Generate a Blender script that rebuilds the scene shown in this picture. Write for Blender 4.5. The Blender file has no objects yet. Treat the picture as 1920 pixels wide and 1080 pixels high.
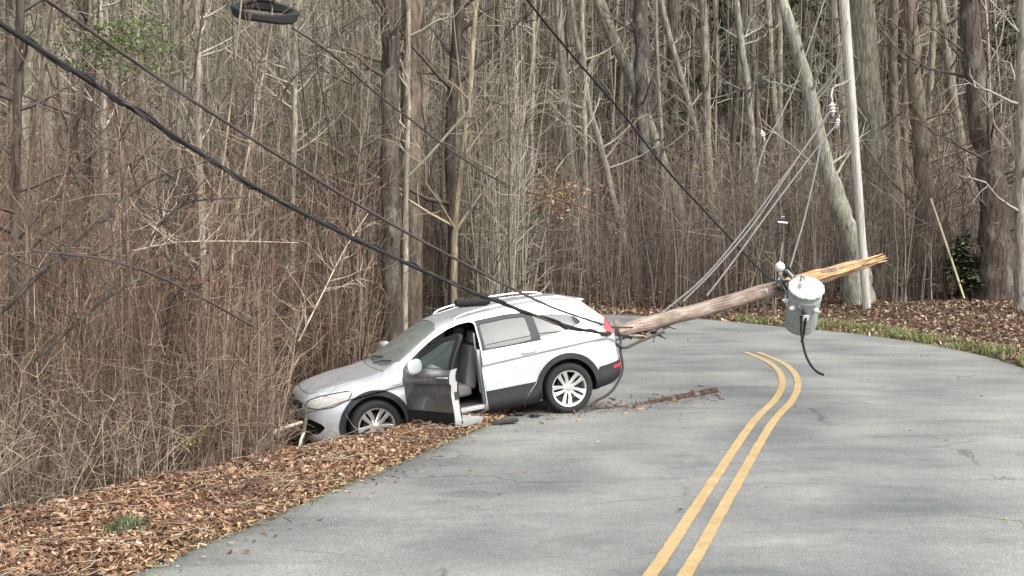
import bpy, bmesh, math, random
import numpy as np
from mathutils import Vector, Matrix, noise as mnoise

random.seed(7)
rng = np.random.default_rng(11)
R = math.radians
scene = bpy.context.scene
COL = scene.collection

# ------------------------------------------------------------------ camera
F = 2400.0            # focal length in pixels of the 1920 px wide photograph
CAM_Z = 2.65
PITCH = math.atan(130 / 2400)
cd = bpy.data.cameras.new("camera")
cam = bpy.data.objects.new("camera", cd)
COL.objects.link(cam)
cam.location = (0, 0, CAM_Z)
cam.rotation_euler = (R(90) - PITCH, 0, 0)
cd.sensor_width = 36
cd.lens = F / 1920 * 36
cd.clip_start = 0.1
cd.clip_end = 900
scene.camera = cam

# ------------------------------------------------------------------ world, sun, exposure
world = bpy.data.worlds.new("World")
scene.world = world
world.use_nodes = True
wn = world.node_tree
wn.nodes.clear()
sky = wn.nodes.new("ShaderNodeTexSky")
sky.sky_type = 'NISHITA'
sky.sun_disc = False
sky.sun_elevation = R(48)
sky.sun_rotation = R(138)
sky.altitude = 200
sky.air_density = 1.0
sky.dust_density = 4.0
sky.ozone_density = 1.0
hs = wn.nodes.new("ShaderNodeHueSaturation")
hs.inputs['Saturation'].default_value = 0.25
bg = wn.nodes.new("ShaderNodeBackground")
bg.inputs['Strength'].default_value = 0.15
wo = wn.nodes.new("ShaderNodeOutputWorld")
wn.links.new(sky.outputs[0], hs.inputs['Color'])
wn.links.new(hs.outputs[0], bg.inputs['Color'])
wn.links.new(bg.outputs[0], wo.inputs['Surface'])
sd = bpy.data.lights.new("sun", 'SUN')
sd.energy = 1.5
sd.angle = R(48)
sd.color = (1.0, 0.97, 0.92)
sun = bpy.data.objects.new("sun", sd)
COL.objects.link(sun)
# sun high behind the camera, a little to its right
_sdir = Vector((math.sin(R(138)) * math.cos(R(48)), math.cos(R(138)) * math.cos(R(48)), math.sin(R(48))))
sun.rotation_euler = _sdir.to_track_quat('Z', 'Y').to_euler()
vs = scene.view_settings
vs.view_transform = 'Standard'
vs.look = 'None'
vs.gamma = 1
vs.use_curve_mapping = False
vs.exposure = 1.4

# ------------------------------------------------------------------ helpers
def at(u, v, Y):
    """the point at distance Y (along +Y) seen at pixel u, v of the 1920x1080 photograph"""
    a, b = (u - 960) / F, (540 - v) / F
    c, s = math.cos(PITCH), math.sin(PITCH)
    dy = c + b * s
    dz = -s + b * c
    return Vector((a * Y / dy, Y, CAM_Z + dz * Y / dy))

def tag(o, label=None, cat=None, group=None, kind=None):
    if label: o['label'] = label
    if cat: o['category'] = cat
    if group: o['group'] = group
    if kind: o['kind'] = kind
    return o

def empty(name, loc, label, cat, group=None, rot=(0, 0, 0)):
    o = bpy.data.objects.new(name, None)
    o.empty_display_size = 0.2
    COL.objects.link(o)
    o.location = loc
    o.rotation_euler = rot
    return tag(o, label, cat, group)

def link(name, me, mat=None, parent=None, loc=None, smooth=None):
    o = bpy.data.objects.new(name, me)
    COL.objects.link(o)
    if mat is not None:
        me.materials.clear()
        for m in (mat if isinstance(mat, (list, tuple)) else [mat]):
            me.materials.append(m)
    if parent is not None: o.parent = parent
    if loc is not None: o.location = loc
    if smooth is not None:
        me.shade_smooth()
        me.set_sharp_from_angle(angle=R(smooth))
    return o

class Acc:
    """collects vertices, faces and colours with numpy; build() links ONE mesh object"""
    def __init__(s):
        s.v, s.q, s.t, s.c, s.n = [], [], [], [], 0
    def add(s, v, q=None, t=None, col=(1, 1, 1)):
        v = np.asarray(v, dtype=np.float32).reshape(-1, 3)
        if q is not None and len(q): s.q.append(np.asarray(q, dtype=np.int64) + s.n)
        if t is not None and len(t): s.t.append(np.asarray(t, dtype=np.int64) + s.n)
        c = np.asarray(col, dtype=np.float32)
        if c.ndim == 1: c = np.tile(c, (len(v), 1))
        s.v.append(v); s.c.append(c); s.n += len(v)
    def mesh(s, name):
        v = np.concatenate(s.v); c = np.concatenate(s.c)
        q = np.concatenate(s.q) if s.q else np.zeros((0, 4), np.int64)
        t = np.concatenate(s.t) if s.t else np.zeros((0, 3), np.int64)
        me = bpy.data.meshes.new(name)
        me.vertices.add(len(v)); me.vertices.foreach_set("co", v.ravel())
        li = np.concatenate([q.ravel(), t.ravel()]).astype(np.int32)
        me.loops.add(len(li)); me.loops.foreach_set("vertex_index", li)
        st = np.concatenate([np.arange(len(q)) * 4, len(q) * 4 + np.arange(len(t)) * 3]).astype(np.int32)
        me.polygons.add(len(st)); me.polygons.foreach_set("loop_start", st)
        me.update(calc_edges=True)
        a = me.color_attributes.new("tint", 'FLOAT_COLOR', 'POINT')
        a.data.foreach_set("color", np.concatenate([c, np.ones((len(c), 1), np.float32)], 1).ravel())
        return me
    def build(s, name, mat, parent=None, smooth=None, loc=None):
        return link(name, s.mesh(name), mat, parent, loc, smooth)

def tube_batch(acc, P, Rad, sides=3, col=(1, 1, 1), cap=False):
    """P (N,K,3) centre lines, Rad (N,K); col (3,) or (N,3)"""
    P = np.asarray(P, float); Rad = np.asarray(Rad, float)
    if P.ndim == 2: P = P[None]; Rad = Rad[None]
    N, K, _ = P.shape
    T = np.gradient(P, axis=1)
    T /= np.linalg.norm(T, axis=2, keepdims=True) + 1e-9
    ref = np.zeros_like(T); 
    steep = np.abs(T[:, :1, 2:3]).repeat(K, 1) > 0.75
    ref[..., 0] = steep[..., 0]; ref[..., 2] = ~steep[..., 0]
    U = np.cross(T, ref); U /= np.linalg.norm(U, axis=2, keepdims=True) + 1e-9
    V = np.cross(T, U)
    a = np.arange(sides) / sides * 2 * math.pi
    ring = P[:, :, None] + Rad[:, :, None, None] * (np.cos(a)[None, None, :, None] * U[:, :, None] + np.sin(a)[None, None, :, None] * V[:, :, None])
    v = ring.reshape(-1, 3)
    n = np.arange(N)[:, None, None] * K * sides
    k = np.arange(K - 1)[None, :, None] * sides
    i = np.arange(sides)[None, None, :]
    j = (i + 1) % sides
    q = np.stack([n + k + i, n + k + j, n + k + sides + j, n + k + sides + i], -1).reshape(-1, 4)
    t = None
    if cap:
        tl = []
        for m in range(N):
            for base, rev in ((m * K * sides, True), (m * K * sides + (K - 1) * sides, False)):
                for s_ in range(1, sides - 1):
                    f = [base, base + s_, base + s_ + 1]
                    tl.append(f[::-1] if rev else f)
        t = tl
    c = np.asarray(col, float)
    if c.ndim == 2: c = np.repeat(c, K * sides, axis=0)
    acc.add(v, q, t, c)

def tube_obj(name, pts, rad, mat, parent=None, sides=8, cap=True, smooth=60, sub=0, col=(1, 1, 1)):
    P = np.array([tuple(p) for p in pts], float)
    if sub: P = spline(P, sub)
    rr = np.full(len(P), rad) if np.isscalar(rad) else np.interp(np.linspace(0, 1, len(P)), np.linspace(0, 1, len(rad)), rad)
    a = Acc(); tube_batch(a, P, rr, sides, col, cap)
    return a.build(name, mat, parent, smooth)

def spline(P, n):
    """Catmull-Rom through P with n points per span"""
    P = np.asarray(P, float)
    Q = np.vstack([2 * P[0] - P[1], P, 2 * P[-1] - P[-2]])
    out = []
    for i in range(1, len(Q) - 2):
        p0, p1, p2, p3 = Q[i - 1], Q[i], Q[i + 1], Q[i + 2]
        for t in np.linspace(0, 1, n, endpoint=False):
            out.append(0.5 * (2 * p1 + (p2 - p0) * t + (2 * p0 - 5 * p1 + 4 * p2 - p3) * t * t + (3 * p1 - p0 - 3 * p2 + p3) * t ** 3))
    out.append(P[-1])
    return np.array(out)

def lathe_mesh(name, prof, seg=32, axis='Z', caps=True):
    """prof: list of (radius, height)"""
    bm = bmesh.new(); rings = []
    for r, h in prof:
        ring = []
        for k in range(seg):
            a = 2 * math.pi * k / seg
            p = (r * math.cos(a), r * math.sin(a), h)
            if axis == 'Y': p = (p[0], p[2], p[1])
            ring.append(bm.verts.new(p))
        rings.append(ring)
    for a_, b_ in zip(rings, rings[1:]):
        for k in range(seg):
            bm.faces.new((a_[k], a_[(k + 1) % seg], b_[(k + 1) % seg], b_[k]))
    if caps:
        bm.faces.new(rings[0][::-1]); bm.faces.new(rings[-1])
    bmesh.ops.recalc_face_normals(bm, faces=bm.faces)
    me = bpy.data.meshes.new(name); bm.to_mesh(me); bm.free()
    return me

def box_mesh(name, lo, hi, bevel=0.0, seg=2):
    bm = bmesh.new()
    bmesh.ops.create_cube(bm, size=1)
    for v in bm.verts:
        v.co = Vector([(lo[i] + hi[i]) / 2 + v.co[i] * (hi[i] - lo[i]) for i in range(3)])
    if bevel: bmesh.ops.bevel(bm, geom=bm.edges[:], offset=bevel, segments=seg, affect='EDGES', profile=0.6)
    me = bpy.data.meshes.new(name); bm.to_mesh(me); bm.free()
    return me

# ------------------------------------------------------------------ materials
def nodes(name):
    m = bpy.data.materials.new(name); m.use_nodes = True
    nt = m.node_tree
    return m, nt, nt.nodes['Principled BSDF']

def N_(nt, kind, **kw):
    n = nt.nodes.new(kind)
    for k, v in kw.items():
        if k in n.inputs: n.inputs[k].default_value = v
        else: setattr(n, k, v)
    return n

def ramp(nt, fac, stops):
    r = nt.nodes.new('ShaderNodeValToRGB')
    el = r.color_ramp.elements
    while len(el) < len(stops): el.new(0.5)
    for e, (p, c) in zip(el, stops):
        e.position = p; e.color = (*c, 1) if len(c) == 3 else c
    nt.links.new(fac, r.inputs[0])
    return r.outputs[0]

def mixc(nt, a, b, fac, mode='MIX'):
    m = nt.nodes.new('ShaderNodeMix'); m.data_type = 'RGBA'; m.blend_type = mode
    for s, x in ((6, a), (7, b), (0, fac)):
        if hasattr(x, 'is_linked') or isinstance(x, bpy.types.NodeSocket): nt.links.new(x, m.inputs[s])
        else: m.inputs[s].default_value = (*x, 1) if isinstance(x, tuple) and len(x) == 3 else x
    return m.outputs[2]

def noise(nt, scale, detail=4, rough=0.6, vec=None, dist=0.0):
    n = N_(nt, 'ShaderNodeTexNoise')
    n.inputs['Scale'].default_value = scale; n.inputs['Detail'].default_value = detail
    n.inputs['Roughness'].default_value = rough; n.inputs['Distortion'].default_value = dist
    if vec is not None: nt.links.new(vec, n.inputs['Vector'])
    return n.outputs[0]

def coords(nt, scale=(1, 1, 1), kind='Object'):
    tc = nt.nodes.new('ShaderNodeTexCoord')
    mp = nt.nodes.new('ShaderNodeMapping'); mp.inputs['Scale'].default_value = scale
    nt.links.new(tc.outputs[kind], mp.inputs[0])
    return mp.outputs[0]

def bump(nt, p, h, strength=0.3, dist=0.02):
    b = nt.nodes.new('ShaderNodeBump'); b.inputs['Strength'].default_value = strength
    b.inputs['Distance'].default_value = dist
    nt.links.new(h, b.inputs['Height']); nt.links.new(b.outputs[0], p.inputs['Normal'])

def plain(name, col, rough=0.5, metal=0.0, grime=0.12, **kw):
    m, nt, p = nodes(name)
    v = coords(nt)
    n = noise(nt, 9, 5, 0.65, v)
    c = ramp(nt, n, [(0.3, tuple(x * (1 - grime) for x in col)), (0.7, tuple(min(1, x * (1 + grime * .4)) for x in col))])
    nt.links.new(c, p.inputs['Base Color'])
    p.inputs['Roughness'].default_value = rough; p.inputs['Metallic'].default_value = metal
    for k, x in kw.items():
        p.inputs[k.replace('_', ' ')].default_value = x
    return m

def tinted(name, lo, hi, scale=8, rough=0.9, stretch=(1, 1, 1), bmp=0.0, bdist=0.01, trans=0.0, coord='Object'):
    """colour = tint attribute x noise between lo and hi"""
    m, nt, p = nodes(name)
    a = nt.nodes.new('ShaderNodeAttribute'); a.attribute_name = 'tint'
    v = coords(nt, stretch, coord)
    n = noise(nt, scale, 5, 0.7, v)
    c = ramp(nt, n, [(0.3, (lo,) * 3), (0.7, (hi,) * 3)])
    o = mixc(nt, a.outputs['Color'], c, 1.0, 'MULTIPLY')
    nt.links.new(o, p.inputs['Base Color'])
    p.inputs['Roughness'].default_value = rough
    p.inputs['Specular IOR Level'].default_value = 0.2
    if bmp: bump(nt, p, n, bmp, bdist)
    if trans:
        t = nt.nodes.new('ShaderNodeBsdfTranslucent'); nt.links.new(o, t.inputs[0])
        ms = nt.nodes.new('ShaderNodeMixShader'); ms.inputs[0].default_value = trans
        nt.links.new(p.outputs[0], ms.inputs[1]); nt.links.new(t.outputs[0], ms.inputs[2])
        nt.links.new(ms.outputs[0], nt.nodes['Material Output'].inputs['Surface'])
    return m

M = {}
# bark: vertical furrows + lichen blotches, tinted per tree
def bark_mat():
    m, nt, p = nodes('bark')
    a = nt.nodes.new('ShaderNodeAttribute'); a.attribute_name = 'tint'
    f = noise(nt, 14, 6, 0.75, coords(nt, (1, 1, 0.16), 'Object'), 0.6)
    g = noise(nt, 2.2, 5, 0.7, coords(nt, (1, 1, 0.5), 'Object'))
    c1 = ramp(nt, f, [(0.36, (0.28, 0.26, 0.25)), (0.50, (.85, .84, .82)), (0.64, (1.55, 1.52, 1.46))])
    o = mixc(nt, a.outputs['Color'], c1, 1.0, 'MULTIPLY')
    lich = ramp(nt, g, [(0.52, (0, 0, 0)), (0.62, (1, 1, 1))])
    lc = mixc(nt, o, (0.25, 0.25, 0.20), 0.38)
    o2 = mixc(nt, o, lc, lich)
    nt.links.new(o2, p.inputs['Base Color'])
    p.inputs['Roughness'].default_value = 0.95; p.inputs['Specular IOR Level'].default_value = 0.15
    bump(nt, p, f, 0.8, 0.03)
    return m
M['bark'] = bark_mat()
M['twig'] = tinted('twig', 0.7, 1.25, 5)
M['leaf'] = tinted('dead_leaf', 0.75, 1.25, 30, 0.85, trans=0.15)
M['grass'] = tinted('grass', 0.7, 1.3, 6, 0.8, trans=0.2)
M['needle'] = tinted('needle', 0.7, 1.3, 4, 0.8)

def asphalt():
    m, nt, p = nodes('asphalt')
    v = coords(nt)
    fine = noise(nt, 95, 3, 0.8, v)
    mid = noise(nt, 7, 6, 0.7, v)
    streak = noise(nt, 1.3, 6, 0.62, coords(nt, (0.35, 1.0, 1)), 0.4)
    big = noise(nt, 0.42, 3, 0.5, v)
    c = ramp(nt, fine, [(0.30, (0.080, 0.082, 0.079)), (0.5, (0.165, 0.168, 0.161)), (0.70, (0.31, 0.312, 0.295))])
    gr = noise(nt, 34, 5, 0.85, v)
    c = mixc(nt, c, ramp(nt, gr, [(0.33, (0.70, 0.71, 0.72)), (0.5, (1.0, 1.0, 1.0)), (0.68, (1.22, 1.21, 1.18))]), 1.0, 'MULTIPLY')
    at_ = nt.nodes.new('ShaderNodeAttribute'); at_.attribute_name = 'tint'
    sp = nt.nodes.new('ShaderNodeSeparateColor'); nt.links.new(at_.outputs['Color'], sp.inputs[0])
    one = (1, 1, 1); dk = (.90, .91, .92); lt = (1.05, 1.05, 1.04)
    c = mixc(nt, c, ramp(nt, sp.outputs[0], [(0.0, (.62, .66, .55)), (0.018, (.80, .83, .78)), (.05, one), (.14, lt), (.26, dk), (.36, lt), (.485, dk), (.62, lt), (.74, dk), (.86, lt), (.96, one), (1.0, (.7, .72, .66))]), 1.0, 'MULTIPLY')
    c = mixc(nt, c, ramp(nt, mid, [(0.3, (0.85, 0.86, 0.87)), (0.7, (1.10, 1.09, 1.07))]), 1.0, 'MULTIPLY')
    c = mixc(nt, c, ramp(nt, streak, [(0.32, (0.72, 0.745, 0.77)), (0.5, (1, 1, 1)), (0.7, (1.14, 1.13, 1.10))]), 1.0, 'MULTIPLY')
    c = mixc(nt, c, ramp(nt, big, [(0.38, (0.74, 0.75, 0.76)), (0.6, (1.08, 1.07, 1.05))]), 1.0, 'MULTIPLY')
    # transverse hairline cracks
    vo = N_(nt, 'ShaderNodeTexVoronoi', feature='DISTANCE_TO_EDGE')
    vo.inputs['Scale'].default_value = 0.55
    wv = nt.nodes.new('ShaderNodeVectorMath'); wv.operation = 'ADD'
    nz = N_(nt, 'ShaderNodeTexNoise'); nz.inputs['Scale'].default_value = 2.6; nz.inputs['Detail'].default_value = 8; nz.inputs['Roughness'].default_value = .7
    nt.links.new(coords(nt, (0.45, 1.2, 1)), wv.inputs[0]); nt.links.new(nz.outputs['Color'], wv.inputs[1])
    nt.links.new(wv.outputs[0], vo.inputs['Vector'])
    crk = ramp(nt, vo.outputs['Distance'], [(0.0, (0.50, 0.50, 0.50)), (0.010, (1, 1, 1))])
    gate = ramp(nt, noise(nt, 0.5, 2, 0.5, v), [(0.49, (0, 0, 0)), (0.58, (1, 1, 1))])
    c = mixc(nt, c, mixc(nt, c, crk, 1.0, 'MULTIPLY'), gate)
    # damp and tar stained spots with their own shape
    tc = nt.nodes.new('ShaderNodeTexCoord')
    for (x, y, rx, ry, k) in ((-0.35, 12.15, 0.55, 0.24, .72), (-0.75, 11.85, 0.35, 0.16, .80), (1.75, 13.9, 0.55, 0.55, .76), (1.45, 12.9, .6, .12, .80), (3.9, 29.2, 1.5, .5, .8)):
        mp = nt.nodes.new('ShaderNodeMapping'); mp.vector_type = 'TEXTURE'
        mp.inputs['Location'].default_value = (x, y, 0); mp.inputs['Scale'].default_value = (rx, ry, 1e3)
        nt.links.new(tc.outputs['Object'], mp.inputs[0])
        ad = nt.nodes.new('ShaderNodeVectorMath'); ad.operation = 'MULTIPLY_ADD'
        n2 = N_(nt, 'ShaderNodeTexNoise'); n2.inputs['Scale'].default_value = 3.5; n2.inputs['Detail'].default_value = 5
        nt.links.new(tc.outputs['Object'], n2.inputs['Vector'])
        sb = nt.nodes.new('ShaderNodeVectorMath'); sb.operation = 'SUBTRACT'; sb.inputs[1].default_value = (.5, .5, .5)
        nt.links.new(n2.outputs['Color'], sb.inputs[0])
        nt.links.new(sb.outputs[0], ad.inputs[0]); ad.inputs[1].default_value = (1.6, 1.6, 0); nt.links.new(mp.outputs[0], ad.inputs[2])
        ln = nt.nodes.new('ShaderNodeVectorMath'); ln.operation = 'LENGTH'; nt.links.new(ad.outputs[0], ln.inputs[0])
        st = ramp(nt, ln.outputs['Value'], [(0.45, (k, k, k + .01)), (1.15, (1, 1, 1))])
        st.node.color_ramp.elements
        c = mixc(nt, c, st, 1.0, 'MULTIPLY')
    nt.links.new(c, p.inputs['Base Color'])
    p.inputs['Roughness'].default_value = 0.85
    p.inputs['Specular IOR Level'].default_value = 0.35
    bump(nt, p, fine, 0.35, 0.006)
    return m
M['asphalt'] = asphalt()

def line_paint():
    m, nt, p = nodes('yellow_paint')
    v = coords(nt)
    n = noise(nt, 26, 6, 0.8, v); w = noise(nt, 3, 4, 0.6, v)
    c = ramp(nt, w, [(0.3, (0.31, 0.205, 0.075)), (0.7, (0.40, 0.29, 0.13))])
    worn = ramp(nt, n, [(0.37, (1, 1, 1)), (0.47, (0, 0, 0))])
    c = mixc(nt, c, (0.17, 0.16, 0.135), worn)
    c = mixc(nt, c, ramp(nt, noise(nt, 90, 4, .8, v), [(.35, (.75, .75, .75)), (.6, (1.1, 1.1, 1.1))]), 1.0, 'MULTIPLY')
    nt.links.new(c, p.inputs['Base Color']); p.inputs['Roughness'].default_value = 0.7
    bump(nt, p, n, 0.3, 0.004)
    return m
M['line'] = line_paint()

def ground_mat():
    m, nt, p = nodes('forest_floor')
    v = coords(nt)
    vo = N_(nt, 'ShaderNodeTexVoronoi'); vo.inputs['Scale'].default_value = 9
    nt.links.new(v, vo.inputs['Vector'])
    sep = nt.nodes.new('ShaderNodeSeparateColor'); nt.links.new(vo.outputs['Color'], sep.inputs[0])
    c = ramp(nt, sep.outputs[0], [(0.0, (0.025, 0.018, 0.013)), (0.35, (0.07, 0.045, 0.030)), (0.7, (0.11, 0.075, 0.052)), (1.0, (0.17, 0.12, 0.085))])
    big = noise(nt, 0.35, 5, 0.65, v)
    c = mixc(nt, c, ramp(nt, big, [(0.35, (0.72, 0.74, 0.72)), (0.65, (1.1, 1.03, 1.0))]), 1.0, 'MULTIPLY')
    fine = noise(nt, 22, 5, 0.8, v)
    c = mixc(nt, c, ramp(nt, fine, [(0.35, (0.5, 0.48, 0.47)), (0.65, (1.2, 1.2, 1.18))]), 1.0, 'MULTIPLY')
    nt.links.new(c, p.inputs['Base Color']); p.inputs['Roughness'].default_value = 0.95
    p.inputs['Specular IOR Level'].default_value = 0.15
    bump(nt, p, fine, 0.8, 0.04)
    return m
M['ground'] = ground_mat()

# ------------------------------------------------------------------ road geometry (plan view, metres)
LEFT = spline([(-8.8, -14), (-6.6, -6), (-5.0, 2), (-3.9, 6), (-2.81, 9.5), (-1.55, 13), (-0.21, 16.7), (0.65, 19.5), (1.05, 22.5),
               (0.85, 26), (-0.35, 29), (-2.6, 31.3), (-6.5, 32.8), (-14, 33.6), (-40, 34.5)], 14)
RIGHT = spline([(-0.5, -14), (1.4, -6), (3.0, 2), (4.0, 6), (5.1, 9.5), (6.3, 13), (7.5, 16.7), (8.55, 19.8), (9.1, 22.7),
                (9.05, 26), (8.25, 28.9), (7.0, 31), (4.87, 34.0), (2.0, 35.9), (-2, 37.4), (-14, 39.6), (-40, 41)], 14)

def seg_dist(PX, PY, line):
    A = line[:-1]; B = line[1:]
    best = np.full(PX.shape, 1e9)
    sgn = np.zeros(PX.shape)
    for a, b in zip(A, B):
        d = b - a; L2 = (d ** 2).sum()
        t = np.clip(((PX - a[0]) * d[0] + (PY - a[1]) * d[1]) / L2, 0, 1)
        dx = PX - (a[0] + t * d[0]); dy = PY - (a[1] + t * d[1])
        r = np.hypot(dx, dy)
        cr = d[0] * (PY - a[1]) - d[1] * (PX - a[0])
        m = r < best
        best = np.where(m, r, best); sgn = np.where(m, np.sign(cr), sgn)
    return best, sgn

def road_d(X, Y):
    """distance outside the road; negative when on it; side -1 left, +1 right"""
    X = np.asarray(X, float); Y = np.asarray(Y, float)
    dl, sl = seg_dist(X, Y, LEFT); dr, sr = seg_dist(X, Y, RIGHT)
    outl = sl > 0; outr = sr < 0
    d = np.where(outl & (dl < dr), dl, np.where(outr, dr, np.where(outl, dl, -np.minimum(dl, dr))))
    side = np.where(dl < dr, -1, 1)
    side = np.where(outl & ~outr, -1, np.where(outr & ~outl, 1, side))
    return d, side

def sstep(x, a, b):
    t = np.clip((x - a) / (b - a), 0, 1)
    return t * t * (3 - 2 * t)

def fnoise(X, Y, s, seed=0.0):
    return (np.sin(X * s * 1.3 + 1.7 * np.sin(Y * s * .9 + seed)) + np.sin(Y * s * 1.7 + 1.3 * np.sin(X * s * 1.1 + seed * 2)) + np.sin((X + Y) * s * .7 + seed)) / 3

def lip_d(Y):
    return 1.12 + np.clip((15.6 - Y), -2.0, 8) * 0.24

def height(X, Y):
    X = np.asarray(X, float); Y = np.asarray(Y, float)
    d, side = road_d(X, Y)
    lp = lip_d(Y)
    zl = -0.03 + 0.055 * sstep(d, 0.0, 0.25) - 0.045 * sstep(d, .5, 1.1) * sstep(Y, 14.2, 15.6) - 0.42 * sstep(d, lp, lp + 0.55) + 0.05 * np.clip(d - 7, 0, 40)
    zr = -0.03 + 0.06 * sstep(d, 0.0, 0.4) + 0.35 * sstep(d, 1.0, 4.5) + 0.06 * np.clip(d - 4, 0, 60)
    z = np.where(side < 0, zl, zr)
    z = z + fnoise(X, Y, 2.1, 1.0) * 0.035 * sstep(d, 0.3, 1.2) + fnoise(X, Y, .5, 2.0) * 0.14 * sstep(d, 3, 8)
    z = np.where(d < 0.0, -0.05 + 0.0 * d, z)
    hill = np.clip(Y - 46, 0, 400)
    z = z + 0.30 * hill * sstep(hill, 0, 18) + fnoise(X, Y, .12, 3.0) * 0.9 * sstep(hill, 0, 15)
    return z

def grid_axis(pts):
    out = []
    for (a, b, s) in pts:
        out.extend(np.arange(a, b, s))
    out.append(pts[-1][1])
    return np.array(out)
gx = grid_axis([(-110, -30, 5), (-30, -10, 1.0), (-10, -5, .3), (-5, 3, .13), (3, 14, .22), (14, 30, 1.0), (30, 110, 5)])
gy = grid_axis([(-30, 0, 3), (0, 6, .5), (6, 20, .13), (20, 45, .25), (45, 60, 1), (60, 240, 4)])
GX, GY = np.meshgrid(gx, gy)
GZ = height(GX.ravel(), GY.ravel())
a = Acc()
nx, ny = len(gx), len(gy)
idx = np.arange(nx * ny).reshape(ny, nx)
q = np.stack([idx[:-1, :-1], idx[:-1, 1:], idx[1:, 1:], idx[1:, :-1]], -1).reshape(-1, 4)
a.add(np.stack([GX.ravel(), GY.ravel(), GZ], 1), q)
tag(a.build('ground', M['ground'], smooth=80), 'brown leaf covered forest ground rising behind the road', kind='structure')

# road sheet between the two edges, crumbling rim
def resample(line, n):
    s = np.r_[0, np.cumsum(np.hypot(*np.diff(line, axis=0).T))]
    t = np.linspace(0, s[-1], n)
    return np.stack([np.interp(t, s, line[:, 0]), np.interp(t, s, line[:, 1])], 1)
NR = 520
# pair the edges by matching nearest stations
Lr = resample(LEFT, NR)
Rr = np.array([RIGHT[0]] * NR, float)
Rd = resample(RIGHT, 1600)
ks = np.linspace(0, 1, NR)
# stations matched by key points
sL = np.r_[0, np.cumsum(np.hypot(*np.diff(LEFT, axis=0).T))]; sR = np.r_[0, np.cumsum(np.hypot(*np.diff(RIGHT, axis=0).T))]
kL = [0, 4, 6, 7, 8, 9, 10, 11, 12, 13, 14]; kR = [0, 4, 6, 7, 8, 9, 10, 12, 14, 15, 16]
fL = np.array([sL[k * 14] for k in kL]) / sL[-1]; fR = np.array([sR[k * 14] for k in kR]) / sR[-1]
rs = np.interp(ks, fL, fR)
Rr = np.stack([np.interp(rs * sR[-1], sR, RIGHT[:, 0]), np.interp(rs * sR[-1], sR, RIGHT[:, 1])], 1)
W = 24
a = Acc()
tt = np.linspace(0, 1, W)
PTS = Lr[:, None] * (1 - tt)[None, :, None] + Rr[:, None] * tt[None, :, None]
jit = rng.normal(0, 0.018, (NR, 2))
PTS[:, 0] += jit; PTS[:, -1] += rng.normal(0, 0.02, (NR, 2))
Z = np.zeros((NR, W)) + 0.012 * np.sin(np.linspace(0, math.pi, W))[None]
Z[:, 0] = -0.012; Z[:, -1] = -0.012
V3 = np.concatenate([PTS, Z[..., None]], 2)
idx = np.arange(NR * W).reshape(NR, W)
q = np.stack([idx[:-1, :-1], idx[:-1, 1:], idx[1:, 1:], idx[1:, :-1]], -1).reshape(-1, 4)
a.add(V3.reshape(-1, 3), q, None, np.repeat(np.tile(tt, NR)[:, None], 3, 1))
tag(a.build('road', M['asphalt'], smooth=80), 'worn grey two lane asphalt road curving left', kind='structure')

# double yellow centre line
CEN = spline([(-3.3, -6), (-1.2, 2), (0.12, 6), (1.20, 9.5), (1.99, 12.2), (3.20, 16.3), (3.98, 18.6), (4.48, 20.5), (4.76, 22.2), (4.83, 23.6), (4.74, 25.2)], 40)
def strip(off, w, z):
    d = np.gradient(CEN, axis=0); d /= np.linalg.norm(d, axis=1, keepdims=True)
    n = np.stack([d[:, 1], -d[:, 0]], 1)
    Lp = CEN + n * (off - w / 2); Rp = CEN + n * (off + w / 2)
    Lp = Lp + rng.normal(0, .0025, Lp.shape); Rp = Rp + rng.normal(0, .0025, Rp.shape)
    n_ = len(Lp)
    v = np.concatenate([np.c_[Lp, np.full(n_, z)], np.c_[Rp, np.full(n_, z)]])
    q_ = [(i, i + n_, i + n_ + 1, i + 1) for i in range(n_ - 1)]
    return v, q_
for off in (-0.122, 0.122):
    a = Acc(); v, q_ = strip(off, 0.108, 0.019); a.add(v, q_)
    o = a.build('centre_line', M['line'])
    tag(o, 'left yellow line of the double centre marking' if off < 0 else 'right yellow line of the double centre marking', kind='structure')

# ------------------------------------------------------------------ the silver SUV
def pchip(xs, ys):
    xs = np.array(xs, float); ys = np.array(ys, float)
    h = np.diff(xs); dl = np.diff(ys) / h
    m = np.zeros(len(xs)); m[0], m[-1] = dl[0], dl[-1]
    for i in range(1, len(xs) - 1):
        if dl[i - 1] * dl[i] > 0:
            w1, w2 = 2 * h[i] + h[i - 1], h[i] + 2 * h[i - 1]
            m[i] = (w1 + w2) / (w1 / dl[i - 1] + w2 / dl[i])
    def f(x):
        x = np.asarray(x, float)
        k = np.clip(np.searchsorted(xs, x) - 1, 0, len(h) - 1)
        t = (x - xs[k]) / h[k]
        return ((2 * t ** 3 - 3 * t ** 2 + 1) * ys[k] + (t ** 3 - 2 * t ** 2 + t) * h[k] * m[k] + (-2 * t ** 3 + 3 * t ** 2) * ys[k + 1] + (t ** 3 - t ** 2) * h[k] * m[k + 1])
    return f
f_top = pchip([-.95, -.935, -.90, -.84, -.68, -.46, -.38, -.1, .4, .9, 1.3, 1.6, 1.9, 2.25, 2.47, 2.62, 2.9, 3.15, 3.35, 3.48, 3.56, 3.595],
              [.72, .93, 1.05, 1.15, 1.30, 1.485, 1.525, 1.565, 1.60, 1.595, 1.555, 1.485, 1.345, 1.145, 1.03, 1.00, .975, .945, .912, .868, .79, .66])
f_bot = pchip([-.95, -.93, -.85, -.6, -.3, 0, 2.7, 3.2, 3.45, 3.55, 3.595], [.62, .50, .38, .30, .27, .25, .25, .235, .24, .32, .50])
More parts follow.
